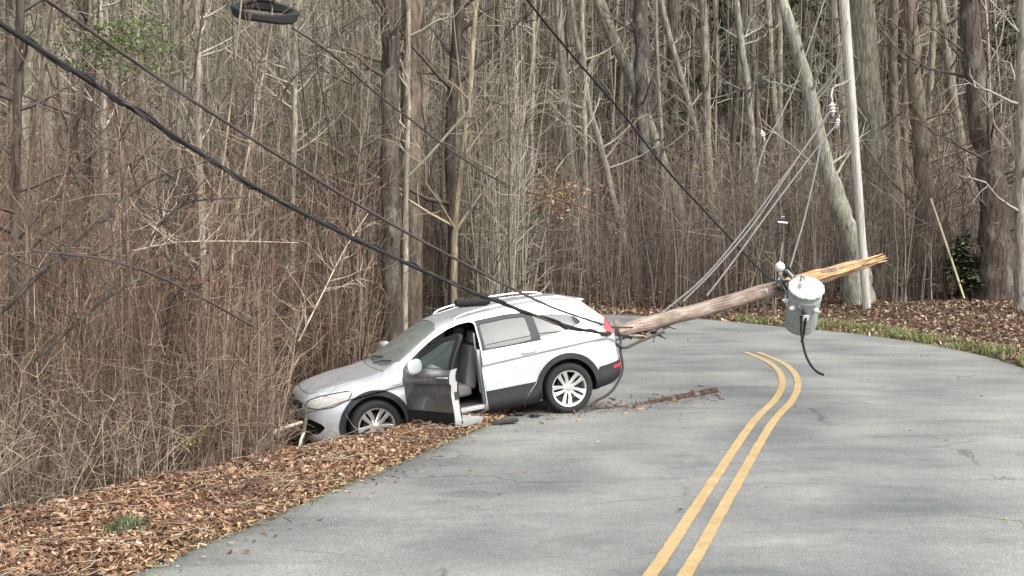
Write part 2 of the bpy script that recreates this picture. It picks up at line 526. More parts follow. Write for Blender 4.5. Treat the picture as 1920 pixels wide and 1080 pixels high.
f_belt = pchip([-.95, -.93, -.9, -.84, -.7, -.4, 0, 1, 2, 2.4, 3, 3.3, 3.48, 3.56, 3.595], [.68, .86, .95, 1.01, 1.08, 1.11, 1.10, 1.05, .995, .965, .905, .845, .79, .72, .62])
f_w = pchip([-.95, -.93, -.88, -.78, -.6, -.3, .2, 2.5, 2.9, 3.15, 3.35, 3.48, 3.56, 3.595], [.58, .70, .80, .865, .90, .915, .92, .92, .905, .865, .79, .68, .54, .40])
SX = np.unique(np.round(np.concatenate([np.linspace(-.95, -.84, 9), np.linspace(-.84, 3.35, 92), np.linspace(3.35, 3.595, 16)]), 5))
_lt = pchip([0, .04, .14, .30, .46, .60, .72, .765, .80, .88, .95, 1.0], [.925, .955, .985, .980, .985, .988, .976, .974, 1.0, .998, .982, .958])
def section(x, off=0.0):
    W_, zb, zs, zt = float(f_w(x)), float(f_bot(x)), float(f_belt(x)), float(f_top(x))
    if off:      # inner and outer skins: real inset or outset of the section
        W_ += off; zb -= off; zt += off
        if zt - zb < .03: zt = (zt + zb) / 2 + .015; zb = zt - .03
        zs = min(max(zs, zb + .01), zt - .012)
    h = zt - zs
    g = float(sstep(h, .12, .42))
    out = [(0, zb), (.3 * W_, zb), (.6 * W_, zb), (.82 * W_, zb + .002)]
    for t in np.r_[0, .02, .05, .09, .14, np.linspace(.2, .7, 9), .74, .765, .785, .80, .83, .87, .91, .95, .98, 1.0]:
        out.append((float(_lt(t)) * W_, zb + t * (zs - zb)))
    yr = .80 * W_ * (1 - g) + .645 * g * (W_ / (.92 + off)) ** .5
    yr += off * g
    y0 = .958 * W_
    for s in (.03, .07, .15, .25, .35, .45, .55, .65, .75, .80):
        k = s / .80
        y = y0 + (yr - y0) * (k ** 1.25)
        out.append((y, zs + s * h))
    for ang in (15, 30, 45, 60, 72, 82, 90):
        a_ = R(ang)
        # roof arc from rail to centre: squarish superellipse
        y = yr * (math.cos(a_) ** (.62)) if ang < 90 else 0
        z_ = zs + h * (.80 + .20 * math.sin(a_) ** .8)
        out.append((y, z_))
    return out
NSEC = len(section(1.0))
_lofts = {}
def wx(x): return x if x > -.45 else -.45 + (x + .45) * .82   # short tail
def dent(co):
    """crash damage: buckled quarter where the pole struck, rippled hood, slightly wavy panels"""
    a_ = mnoise.noise(co * 2.2) ; b_ = mnoise.noise(co * 7.0)
    d = Vector((0, 0, 0))
    sy = 1 if co.y > 0 else -1
    if co.y > .1:
        k = math.exp(-((co.x + .42) / .22) ** 2 - ((co.z - 1.22) / .16) ** 2)
        d += Vector((.02, -.050, -.03)) * k * (1 + .9 * b_)
        k = math.exp(-((co.x + .70) / .16) ** 2 - ((co.z - .80) / .13) ** 2)
        d += Vector((.035, -.022, 0)) * k * (1 + .8 * b_)
    if co.x > 2.4 and co.z > .72:
        d.z += (.010 * a_ + .007 * b_) * min(1, (co.x - 2.4) * 2)
    if abs(co.y) > .6: d.y += sy * .004 * a_ * min(1, abs(co.y))
    return d
def loft(off=0.0):
    if off not in _lofts: _lofts[off] = _loft(off)
    return _lofts[off].copy()
def _loft(off=0.0):
    bm = bmesh.new(); rows = []
    xs = -.95 - off + (SX + .95) / (3.595 + .95) * (3.595 + .95 + 2 * off)
    for x0, x in zip(SX, xs):
        sec = section(float(x0), off)
        row = [bm.verts.new((x, y, z)) for y, z in sec]
        row2 = [row[0]] + [bm.verts.new((x, -y, z)) for y, z in sec[1:-1]] + [row[-1]]
        rows.append(row + row2[-2:0:-1])
    n = len(rows[0])
    for ra, rb in zip(rows, rows[1:]):
        for k in range(n):
            bm.faces.new((ra[k], ra[(k + 1) % n], rb[(k + 1) % n], rb[k]))
    for r_, rev in ((rows[0], False), (rows[-1], True)):
        # fan caps across the section keep the end faces clean
        c = bm.verts.new((r_[0].co.x, 0, sum(v.co.z for v in r_) / len(r_)))
        for k in range(n): bm.faces.new((r_[k], r_[(k + 1) % n], c))
    for v in bm.verts:
        v.co.x = wx(v.co.x)
        v.co += dent(v.co)
    bmesh.ops.recalc_face_normals(bm, faces=bm.faces)
    bm.normal_update()
    me = bpy.data.meshes.new('loft'); bm.to_mesh(me); bm.free()
    return me

def prism(poly, lo, hi, axis='y'):
    """closed prism; poly in (x,z) for axis y, (x,y) for axis z, (y,z) for axis x"""
    ar = sum(poly[i][0] * poly[(i + 1) % len(poly)][1] - poly[(i + 1) % len(poly)][0] * poly[i][1] for i in range(len(poly)))
    if ar < 0: poly = poly[::-1]
    bm = bmesh.new()
    def P3(p, t):
        return {'y': (p[0], t, p[1]), 'z': (p[0], p[1], t), 'x': (t, p[0], p[1])}[axis]
    A = [bm.verts.new(P3(p, lo)) for p in poly]; B = [bm.verts.new(P3(p, hi)) for p in poly]
    n = len(poly)
    for k in range(n): bm.faces.new((A[k], A[(k + 1) % n], B[(k + 1) % n], B[k]))
    bm.faces.new(A[::-1]); bm.faces.new(B)
    bmesh.ops.recalc_face_normals(bm, faces=bm.faces)
    me = bpy.data.meshes.new('prism'); bm.to_mesh(me); bm.free()
    return me

def boolean(ma, mb, op, mat_a=None, mat_b=None):
    oa = bpy.data.objects.new('tmp_a', ma.copy()); ob = bpy.data.objects.new('tmp_b', mb.copy())
    if mat_a and not ma.materials: oa.data.materials.append(mat_a)
    if mat_b and not mb.materials: ob.data.materials.append(mat_b)
    COL.objects.link(oa); COL.objects.link(ob)
    md = oa.modifiers.new('b', 'BOOLEAN'); md.object = ob; md.operation = op; md.solver = 'EXACT'
    md.material_mode = 'TRANSFER'
    dg = bpy.context.evaluated_depsgraph_get(); dg.update()
    me = bpy.data.meshes.new_from_object(oa.evaluated_get(dg))
    bpy.data.objects.remove(oa); bpy.data.objects.remove(ob)
    return me

def inset(poly, d):
    ar = sum(poly[i][0] * poly[(i + 1) % len(poly)][1] - poly[(i + 1) % len(poly)][0] * poly[i][1] for i in range(len(poly)))
    s = 1 if ar > 0 else -1
    out = []
    n = len(poly)
    for i in range(n):
        p0, p1, p2 = (np.array(poly[(i + k) % n], float) for k in (-1, 0, 1))
        e1 = (p1 - p0) / np.linalg.norm(p1 - p0); e2 = (p2 - p1) / np.linalg.norm(p2 - p1)
        n1 = np.array([-e1[1], e1[0]]) * s; n2 = np.array([-e2[1], e2[0]]) * s
        b = n1 + n2; L = b @ b
        b = b / L * 2 if L > .3 else n1
        out.append(tuple(p1 + b * d))
    return out

def rounded(poly, r=0.03, n=4):
    out = []; m = len(poly)
    for i in range(m):
        p0, p1, p2 = (np.array(poly[(i + k) % m], float) for k in (-1, 0, 1))
        l1, l2 = np.linalg.norm(p0 - p1), np.linalg.norm(p2 - p1)
        rr = min(r, l1 * .45, l2 * .45)
        a_ = p1 + (p0 - p1) / l1 * rr; c_ = p1 + (p2 - p1) / l2 * rr
        for t in np.linspace(0, 1, n):
            out.append(tuple((1 - t) ** 2 * a_ + 2 * t * (1 - t) * p1 + t * t * c_))
    return out

# car paint: light silver metallic under clear coat with road dust
def car_paint():
    m, nt, p = nodes('silver_paint')
    v = coords(nt)
    n = noise(nt, 3, 6, .7, v); fl = noise(nt, 900, 2, .5, v)
    c = ramp(nt, n, [(0.3, (0.52, 0.555, 0.585)), (0.7, (0.62, 0.65, 0.675))])
    dust = ramp(nt, noise(nt, 14, 6, .75, v), [(0.5, (0, 0, 0)), (0.8, (.6, .6, .6))])
    c = mixc(nt, c, (0.5, 0.47, 0.42), dust)
    nt.links.new(c, p.inputs['Base Color'])
    p.inputs['Metallic'].default_value = 0.45
    p.inputs['Roughness'].default_value = 0.32
    low = nt.nodes.new('ShaderNodeTexCoord'); sx = nt.nodes.new('ShaderNodeSeparateXYZ'); nt.links.new(low.outputs['Object'], sx.inputs[0])
    spl = nt.nodes.new('ShaderNodeMath'); spl.operation = 'MULTIPLY_ADD'; nt.links.new(noise(nt, 6, 6, .8, v), spl.inputs[0]); spl.inputs[1].default_value = .9; nt.links.new(sx.outputs['Z'], spl.inputs[2])
    mud = ramp(nt, spl.outputs[0], [(.72, (.75, .75, .75)), (.98, (0, 0, 0))])
    c = mixc(nt, c, (0.33, 0.29, 0.24), mud); nt.links.new(c, p.inputs['Base Color'])
    p.inputs['Coat Weight'].default_value = 0.8; p.inputs['Coat Roughness'].default_value = 0.06
    return m
M['paint'] = car_paint()
def darker_paint():  # silver paint copied with darker base tones for the driver door skin
    m = M['paint'].copy(); m.name = 'darker_paint'
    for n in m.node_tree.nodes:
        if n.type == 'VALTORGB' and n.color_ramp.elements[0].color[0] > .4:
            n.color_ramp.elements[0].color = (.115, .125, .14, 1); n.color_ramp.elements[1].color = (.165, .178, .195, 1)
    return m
M['darker_paint'] = darker_paint()
M['black_plastic'] = plain('black_plastic', (0.009, 0.010, 0.013), 0.6)
M['gloss_black'] = plain('gloss_black', (0.012, 0.016, 0.016), 0.18)
M['rubber'] = plain('rubber', (0.010, 0.010, 0.011), 0.85)
M['alloy'] = plain('alloy', (0.72, 0.72, 0.70), 0.28, 0.75)
M['dark_metal'] = plain('dark_metal', (0.03, 0.03, 0.03), 0.6, 0.3)
M['interior'] = plain('interior_dark', (0.035, 0.034, 0.033), 0.8)
M['trim_grey'] = plain('interior_trim', (0.32, 0.31, 0.29), 0.7)
M['seat'] = plain('seat_fabric', (0.14, 0.135, 0.13), 0.9)
M['jamb'] = plain('jamb_paint', (0.36, 0.365, 0.36), 0.5, 0.2)
M['chrome'] = plain('chrome', (0.75, 0.76, 0.77), 0.15, 0.9)

def glass(name, tint, trans=0.75, rough=0.02):
    m, nt, p = nodes(name)
    v = coords(nt)
    n = noise(nt, 6, 4, .7, v)
    p.inputs['Base Color'].default_value = (*tint, 1)
    p.inputs['Roughness'].default_value = rough
    p.inputs['Transmission Weight'].default_value = trans
    p.inputs['IOR'].default_value = 1.45
    rr = ramp(nt, n, [(0.4, (rough,) * 3), (0.8, (rough + .12,) * 3)])
    nt.links.new(rr, p.inputs['Roughness'])
    return m
M['glass'] = glass('clear_glass', (0.72, 0.80, 0.76), .85)
M['door_glass'] = glass('tinted_door_glass', (0.20, 0.27, 0.24), .75)
M['privacy'] = glass('privacy_glass', (0.05, 0.06, 0.06), .5)
M['lamp_glass'] = glass('lamp_glass', (0.92, 0.92, 0.88), .6, .05)
M['red_lens'] = plain('red_lens', (0.45, 0.03, 0.04), 0.12, Coat_Weight=1.0)
M['amber'] = plain('amber_lens', (0.75, 0.42, 0.12), 0.15)

CAR_ROT = (R(0.0), R(8.6), R(197))
CAR_LOC = (0.57, 18.17, 0.003)
car = empty('suv', CAR_LOC, 'crashed silver SUV nosed into the ditch with its driver door hanging open', 'car', rot=CAR_ROT)

outer = loft(0)
inner = loft(-0.035)
inner.materials.append(M['interior'])
shell = boolean(outer, inner, 'DIFFERENCE', M['paint'])
wells = []
def circ(cx, cz, r, n=40, a0=0, a1=360):
    return [(cx + r * math.cos(R(a0 + (a1 - a0) * k / n)), cz + r * math.sin(R(a0 + (a1 - a0) * k / n))) for k in range(n)]
for cx in (0.0, 2.69):
    for s in (1, -1):
        lo, hi = (.52, 1.2) if s > 0 else (-1.2, -.52)
        w = prism(circ(cx, .36, .405, 44), lo, hi); w.materials.append(M['black_plastic'])
        shell = boolean(shell, w, 'DIFFERENCE')

def both(fn):
    for s in (1, -1): fn(s)
def side_range(s): return (.45, 1.3) if s > 0 else (-1.3, -.45)

FD = [(2.175, .40), (2.235, .72), (2.245, .95), (2.215, 1.03), (1.93, 1.205), (1.72, 1.32), (1.50, 1.41), (1.33, 1.45), (1.20, 1.458), (1.135, 1.43), (1.150, 1.06), (1.185, .75), (1.185, .40), (1.22, .275), (2.10, .275)]
RD = [(1.165, .40), (1.165, .75), (1.130, 1.06), (1.115, 1.43), (1.13, 1.458), (.70, 1.472), (.42, 1.452), (.32, 1.39), (.30, 1.08), (.33, .92), (.395, .66), (.46, .52), (.58, .40), (.66, .275), (1.15, .275)]
FD = rounded(FD, .03, 3); RD = rounded(RD, .03, 3)
FW = rounded([(2.14, 1.055), (1.90, 1.175), (1.70, 1.275), (1.49, 1.362), (1.33, 1.397), (1.22, 1.405), (1.215, 1.055)], .035, 4)
RW = rounded([(1.08, 1.070), (1.075, 1.407), (.70, 1.420), (.43, 1.405), (.42, 1.098)], .035, 4)
QW = rounded([(.345, 1.105), (.35, 1.40), (.05, 1.375), (-.18, 1.325), (-.30, 1.26), (-.34, 1.20), (-.10, 1.13)], .035, 4)
WS = [(2.43, .0), (2.42, .35), (2.37, .62), (2.24, .74), (1.66, .585), (1.60, .35), (1.58, 0)]   # top view
WS = WS + [(x, -y) for x, y in WS[-2:0:-1]]
RG = [(-.76, 0), (-.75, .45), (-.72, .60), (-.66, .635), (-.49, .52), (-.48, 0)]
RG = RG + [(x, -y) for x, y in RG[-2:0:-1]]
HOOD = [(2.52, 0), (2.50, .45), (2.46, .70), (2.52, .80), (2.90, .785), (3.20, .72), (3.36, .62), (3.44, .42), (3.465, 0)]
HOOD = HOOD + [(x, -y) for x, y in HOOD[-2:0:-1]]
HL = rounded([(3.46, .815), (3.52, .745), (3.38, .70), (3.20, .705), (3.00, .775), (2.94, .855), (2.98, .872), (3.13, .868), (3.32, .85)], .02, 3)
FOG = rounded([(3.60, .59), (3.50, .58), (3.36, .49), (3.33, .44), (3.42, .37), (3.60, .35)], .03, 3)
TL = rounded([(-.60, .985), (-.58, 1.035), (-.70, 1.17), (-.80, 1.24), (-1.0, 1.20), (-1.0, .955)], .03, 3)

def cut(me, poly, lo, hi, axis='y', mat='paint', op='DIFFERENCE'):
    w = prism(poly, lo, hi, axis)
    w.materials.append(M[mat])
    return boolean(me, w, op)

def body_side(me, poly, mat='jamb'):
    for s in (1, -1):
        lo, hi = side_range(s); me = cut(me, poly, lo, hi, 'y', mat)
    return me
body = shell
for poly in (inset(FD, -.004), inset(RD, -.004), QW, inset(TL, -.003)):
    body = body_side(body, poly)
body = cut(body, inset(WS, -.0), 1.0, 2.0, 'z', 'gloss_black')
body = cut(body, RG, 1.10, 2.0, 'z', 'gloss_black')
body = cut(body, inset(HOOD, -.010), .70, 1.4, 'z', 'black_plastic')
for s in (1, -1):
    lo, hi = (.40, 1.3) if s > 0 else (-1.3, -.40)
    body = cut(body, inset(HL, -.014), lo, hi, 'y', 'black_plastic')
    body = cut(body, FOG, (.42 if s > 0 else -1.3), (1.3 if s > 0 else -.42), 'y', 'black_plastic')
# front grille mouths
for zl, zh, wy in ((.68, .79, .52), (.37, .56, .46)):
    g = box_mesh('g', (3.45, -wy, zl), (3.8, wy, zh), .02, 2); g.materials.append(M['black_plastic'])
    body = boolean(body, g, 'DIFFERENCE')
def loose(me):
    bm = bmesh.new(); bm.from_mesh(me); seen = set(); out = []
    bm.verts.ensure_lookup_table()
    for v in bm.verts:
        if v.index in seen: continue
        st = [v]; seen.add(v.index); comp = []
        while st:
            w = st.pop(); comp.append(w.index)
            for e_ in w.link_edges:
                o_ = e_.other_vert(w)
                if o_.index not in seen: seen.add(o_.index); st.append(o_)
        out.append(comp)
    bm.free(); res = []
    for comp in sorted(out, key=len, reverse=True):
        if len(comp) < 12: continue
        keep = set(comp); b2 = bmesh.new(); b2.from_mesh(me); b2.verts.ensure_lookup_table()
        bmesh.ops.delete(b2, geom=[v for v in b2.verts if v.index not in keep], context='VERTS')
        m2 = bpy.data.meshes.new('piece'); b2.to_mesh(m2); b2.free()
        for m_ in me.materials: m2.materials.append(m_)
        res.append(m2)
    return res
for k, me in enumerate(loose(body)):
    link('body' if k == 0 else 'body_panel', me, None, car, smooth=28)

hood = cut(boolean(loft(.001), loft(-.02), 'DIFFERENCE', M['paint'], M['black_plastic']), HOOD, .71, 1.4, 'z', 'paint', 'INTERSECT')
link('hood', hood, None, car, smooth=28)

thin = boolean(loft(-.005), loft(-.014), 'DIFFERENCE', M['glass'])
thin.materials.clear()
def pane(name, poly, lo, hi, axis, mat, parent, me=None):
    g = boolean(me or thin, prism(poly, lo, hi, axis), 'INTERSECT')
    return link(name, g, M[mat], parent, smooth=40)
pane('windshield', inset(WS, -.01), 1.0, 2.0, 'z', 'glass', car)
pane('rear_window', inset(RG, -.01), 1.08, 2.0, 'z', 'privacy', car)
for s in (1, -1):
    lo, hi = side_range(s)
    pane('quarter_window', inset(QW, -.01), lo, hi, 'y', 'privacy', car)
lens = boolean(loft(.001), loft(-.022), 'DIFFERENCE', M['glass']); lens.materials.clear()
thickb = boolean(loft(-.05), loft(-.06), 'DIFFERENCE'); thickb.materials.clear()
for s in (1, -1):
    lo, hi = (.40, 1.3) if s > 0 else (-1.3, -.40)
    h = pane('headlight', HL, lo, hi, 'y', 'lamp_glass', car, lens)
    # reflector bowl and amber marker inside
    bk = boolean(boolean(loft(-.03), loft(-.05), 'DIFFERENCE'), prism(inset(HL, -.01), lo, hi), 'INTERSECT')
    link('reflector', bk, M['chrome'], h, smooth=40)
    am = boolean(boolean(loft(-.0225), loft(-.034), 'DIFFERENCE'), prism([(2.98, .76), (3.08, .73), (3.10, .87), (2.98, .87)], lo, hi), 'INTERSECT')
    link('turn_lamp', am, M['amber'], h, smooth=40)
    lo, hi = side_range(s)
    pane('taillight', TL, lo, hi, 'y', 'red_lens', car, lens)

clad = boolean(loft(.013), loft(-.02), 'DIFFERENCE', M['black_plastic'], M['black_plastic'])
for s in (1, -1):
    lo, hi = side_range(s)
    for cx in (0.0, 2.69):
        ring = circ(cx, .36, .475, 40, -14, 196) + circ(cx, .36, .398, 40, 196, -14)
        link('arch_trim', boolean(clad, prism(ring, lo, hi), 'INTERSECT'), M['black_plastic'], car, smooth=35)
    sill = [(.50, .24), (2.20, .24), (2.20, .268), (.50, .268)]
    link('sill_trim', boolean(clad, prism([(.42, .20), (2.26, .20), (2.245, .272), (.44, .272)], lo, hi), 'INTERSECT'), M['black_plastic'], car, smooth=35)
    link('sill_trim', boolean(clad, prism([(.40, .272), (.652, .272), (.570, .395), (.455, .505), (.42, .53)], lo, hi), 'INTERSECT'), M['black_plastic'], car, smooth=35)
    bp = rounded([(-.43, .20), (-.455, .50), (-.47, .56), (-1.1, .62), (-1.1, .20)], .02, 3)
    link('bumper_trim', boolean(clad, prism(bp, lo, hi), 'INTERSECT'), M['black_plastic'], car, smooth=35)
    rf = boolean(boolean(loft(.018), loft(0), 'DIFFERENCE'), prism([(-.68, .50), (-.86, .515), (-.86, .555), (-.68, .54)], lo, hi), 'INTERSECT')
    link('reflector', rf, M['red_lens'], car)
    fm = boolean(boolean(loft(-.05), loft(-.07), 'DIFFERENCE'), prism(inset(FOG, -.02), (.4 if s > 0 else -1.3), (1.3 if s > 0 else -.4)), 'INTERSECT')
    if len(fm.vertices): link('fog_lamp_pocket', fm, M['black_plastic'], car, smooth=40)
link('bumper_trim', boolean(boolean(loft(.012), loft(-.02), 'DIFFERENCE'), box_mesh('b', (-1.1, -.46, .2), (-.6, .46, .60)), 'INTERSECT'), M['black_plastic'], car, smooth=35)

# doors
doorthick = boolean(loft(0.0), loft(-.10), 'DIFFERENCE', M['paint'], M['trim_grey'])
doorthin = boolean(loft(-.001), loft(-.032), 'DIFFERENCE', M['gloss_black'], M['gloss_black'])
def clip_low(poly, z):   # polygon of the door below / above the belt
    return z
def make_door(front, s, angle):
    poly = FD if front else RD
    win = FW if front else RW
    lo, hi = side_range(s)
    belt = 1.048 if front else 1.065
    hinge = Vector((2.215 if front else 1.10, .845 * s, 0))
    slab = box_mesh('slab', (-.5, -1.5, .1), (3, 1.5, belt))
    top = box_mesh('slab', (-.5, -1.5, belt), (3, 1.5, 1.8))
    pm = prism(poly, lo, hi); pm.materials.append(M['jamb'])
    base = boolean(doorthick, pm, 'INTERSECT')
    skin = boolean(base, slab, 'INTERSECT')
    fr = boolean(boolean(doorthin, prism(poly, lo, hi), 'INTERSECT'), top, 'INTERSECT')
    fr = boolean(fr, prism(win, lo, hi), 'DIFFERENCE')
    g = boolean(boolean(boolean(loft(-.008), loft(-.016), 'DIFFERENCE'), prism(inset(win, -.008), lo, hi), 'INTERSECT'), top, 'INTERSECT')
    off = -hinge
    for me in (skin, fr, g): me.transform(Matrix.Translation(off))
    d = link('door', skin, None, car, smooth=28)
    d.location = hinge
    d.rotation_euler = (0, 0, -angle * s)
    fo = link('window_frame', fr, [M['black_plastic']], d, smooth=28)
    link('window', g, M['door_glass'] if front and s > 0 else M['glass'] if front else M['privacy'], d, smooth=40)
    # lower black moulding
    zl = .50 if front else .53
    band = box_mesh('band', (-.5, -1.5, .1), (3, 1.5, zl))
    cl = boolean(boolean(clad, prism(inset(poly, .004), lo, hi), 'INTERSECT'), band, 'INTERSECT')
    cl.transform(Matrix.Translation(off))
    link('lower_moulding', cl, M['black_plastic'], d, smooth=30)
    # handle
    hx = 1.30 if front else .50
    hz = .945
    ys = float(.93) * s
    hm = Acc()
    pts = [(hx + .10, ys * .965, hz - .004), (hx + .085, ys * 1.0, hz), (hx, ys * 1.008, hz + .004), (hx - .085, ys * 1.0, hz + .006), (hx - .10, ys * .965, hz + .006)]
    tube_batch(hm, spline(np.array(pts), 4) + np.array(off), np.full(17, .014), 8, cap=True)
    hm.build('handle', M['paint'] if not front else M['jamb'], d, smooth=60)
    # inner trim: armrest, pull
    if front:
        ar = box_mesh('armrest', (1.35, .70 * s if s > 0 else -.80, .74), (1.95, .80 if s > 0 else -.70, .80), .02)
        ar.transform(Matrix.Translation(off)); link('armrest', ar, M['trim_grey'], d, smooth=40)
        # latch and rubber seal on the rear edge of the door
        me = box_mesh('latch', (1.178, .80 * s if s > 0 else -.86, .66), (1.190, .86 if s > 0 else -.80, .76), .003)
        me.transform(Matrix.Translation(off)); link('latch', me, M['dark_metal'], d)
        seal = Acc(); tube_batch(seal, np.array([(1.20, .79 * s, .34), (1.20, .79 * s, .6), (1.175, .79 * s, .95), (1.17, .77 * s, 1.04)]) + np.array(off), np.full(4, .012), 6)
        seal.build('door_seal', M['rubber'], d, smooth=60)
        # mirror
        bm = bmesh.new(); bmesh.ops.create_uvsphere(bm, u_segments=24, v_segments=14, radius=1)
        for v in bm.verts:
            x, y, z_ = v.co
            x = math.copysign(abs(x) ** .75, x); y = math.copysign(abs(y) ** .7, y); z_ = math.copysign(abs(z_) ** .75, z_)
            if x < 0: x *= .35
            v.co = Vector(((1.74 if s > 0 else 2.05) + x * .085 - y * s * .03 * s, s * ((1.0 if s > 0 else 1.055) + y * s * .135), 1.10 + z_ * .095))
        me = bpy.data.meshes.new('mirror'); bm.to_mesh(me); bm.free()
        me.transform(Matrix.Translation(off))
        mi = link('mirror', me, M['paint'], d, smooth=60)
    return d
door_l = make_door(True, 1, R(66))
door_l.data.materials[0] = M['darker_paint']
tag(door_l, 'open driver door in a darker tone than the body')
make_door(True, -1, 0)
make_door(False, 1, 0)
make_door(False, -1, 0)

# little sail triangle, fender badge, roof rails, spoiler, antenna
sp = box_mesh('spoiler', (-.50, -.55, 1.492), (-.30, .55, 1.520), .012)
for v in sp.vertices:
    v.co.z -= (abs(v.co.y) / .56) ** 2 * .035
link('spoiler', sp, M['paint'], car, smooth=40)
for s in (1, -1):
    pts = [(1.42, .56 * s, 1.475), (1.30, .575 * s, 1.555), (.9, .585 * s, 1.600), (.4, .59 * s, 1.612), (-.05, .585 * s, 1.585), (-.24, .575 * s, 1.535), (-.30, .57 * s, 1.48)]
    tube_obj('roof_rail', pts, .014, M['alloy'], car, 8, sub=4)
# side vent badge on fender
me = box_mesh('vent', (2.30, .905, .845), (2.40, .925, .862), .004)
link('fender_badge', me, M['chrome'], car)
me = box_mesh('vent', (2.30, -.925, .845), (2.40, -.905, .862), .004)
link('fender_badge', me, M['chrome'], car)
# grille bars
for k, z_ in enumerate((.705, .732, .759)):
    me = box_mesh('bar', (3.50, -.47, z_ - .006), (3.535, .47, z_ + .006), .003)
    link('grille_bar', me, M['chrome'], car)
me = box_mesh('pl', (3.40, -.60, .34), (3.45, .60, .80)); link('grille_backing', me, M['black_plastic'], car)
# wipers
for y0, y1 in ((-.05, .55), (-.62, -.02)):
    tube_obj('wiper', [(2.44, y0, 1.055), (2.36, (y0 + y1) / 2, 1.10), (2.30, y1, 1.12)], .008, M['black_plastic'], car, 5)
# underbody
link('chassis', box_mesh('ch', (-.55, -.60, .20), (3.1, .60, .30), .03), M['black_plastic'], car)
link('exhaust', lathe_mesh('ex', [(.10, -.25), (.11, -.2), (.11, .2), (.10, .25)], 16, 'Y'), M['dark_metal'], car, (-.62, .2, .33), 40)
# wheel housings
for cx in (0.0, 2.69):
    for s in (1, -1):
        a = Acc()
        n = 22
        pr = [(cx + .415 * math.cos(R(-10 + 200 * k / n)), .36 + .415 * math.sin(R(-10 + 200 * k / n))) for k in range(n + 1)]
        v = []
        for (x, z_) in pr: v += [(x, .50 * s, z_), (x, .885 * s, z_)]
        v.append((cx, .50 * s, .36))
        q = [(2 * k, 2 * k + 1, 2 * k + 3, 2 * k + 2) for k in range(n)]
        t = [(2 * k, 2 * k + 2, len(v) - 1) for k in range(n)]
        a.add(v, q, t); a.build('wheel_housing', M['black_plastic'], car, smooth=50)

# cabin: floor, dashboard, steering wheel, seats, pillars
link('cabin_floor', box_mesh('f', (-.3, -.78, .32), (2.6, .78, .36)), M['interior'], car)
link('dashboard', box_mesh('d', (2.02, -.76, .70), (2.40, .76, .96), .06, 3), M['interior'], car, smooth=50)
link('sill_plate', box_mesh('s', (1.19, .70, .30), (2.20, .875, .355), .012), M['jamb'], car, smooth=40)
link('centre_pillar', box_mesh('s', (1.10, .745, .33), (1.20, .84, 1.09), .012), M['jamb'], car, smooth=40)
link('centre_console', box_mesh('c', (1.2, -.11, .36), (2.1, .11, .66), .03), M['interior'], car, smooth=40)
sw = lathe_mesh('sw', [(.175 + .014 * math.cos(R(k * 45)), .014 * math.sin(R(k * 45))) for k in range(9)], 28, 'Z', False)
o = link('steering_wheel', sw, M['interior'], car, (1.90, .37, .93), 60); o.rotation_euler = (0, R(-62), 0)
link('headliner', boolean(boolean(loft(-.037), loft(-.05), 'DIFFERENCE'), prism([(-.35, -.55), (1.5, -.5), (1.5, .5), (-.35, .55)], 1.5, 2, 'z'), 'INTERSECT'), M['trim_grey'], car, smooth=50)
def seat(x, y, w):
    b = link('seat', box_mesh('c', (x - .02, y - w, .46), (x + .50, y + w, .62), .055, 3), M['seat'], car, smooth=50)
    me = box_mesh('b', (-.10, -w, 0), (.06, w, .58), .055, 3)
    for v in me.vertices: v.co.y *= 1 - .18 * max(0, v.co.z / .62)
    k = link('backrest', me, M['seat'], b, (x + .02, y, .56), 50); k.rotation_euler = (0, R(-17), 0)
    for hy in ((0,) if w < .4 else (-.38, .38)):
        hr = link('headrest', box_mesh('h', (-.05, -.13, 0), (.05, .13, .17), .04, 3), M['seat'], b, (x - .17, y + hy, 1.13), 50)
        hr.rotation_euler = (0, R(-12), 0)
seat(1.30, .37, .25); seat(1.30, -.37, .25); seat(.35, 0, .66)
tube_obj('seat_belt', [(1.17, .70, 1.30), (1.19, .74, 1.0), (1.2, .74, .5)], .012, M['trim_grey'], car, 6)

# wheels: tyre, split five-spoke rim
def make_tyre():
    prof = []
    for (r, y) in [(.242, -.085), (.25, -.105), (.275, -.115), (.305, -.117), (.328, -.108), (.341, -.088), (.346, -.06), (.348, 0), (.346, .06), (.341, .088), (.328, .108), (.305, .117), (.275, .115), (.25, .105), (.242, .085)]:
        prof.append((r, y))
    bm = bmesh.new(); seg = 72; rings = []
    for j, (r, y) in enumerate(prof):
        ring = []
        for k in range(seg):
            a_ = 2 * math.pi * k / seg
            rr = r
            if .325 < r and k % 2 == 0 and j not in (7,): rr -= .006
            ring.append(bm.verts.new((rr * math.cos(a_), y, rr * math.sin(a_))))
        rings.append(ring)
    n = len(rings)
    for j in range(n):
        A, B = rings[j], rings[(j + 1) % n]
        for k in range(seg): bm.faces.new((A[k], A[(k + 1) % seg], B[(k + 1) % seg], B[k]))
    bmesh.ops.recalc_face_normals(bm, faces=bm.faces)
    me = bpy.data.meshes.new('tyre'); bm.to_mesh(me); bm.free(); return me
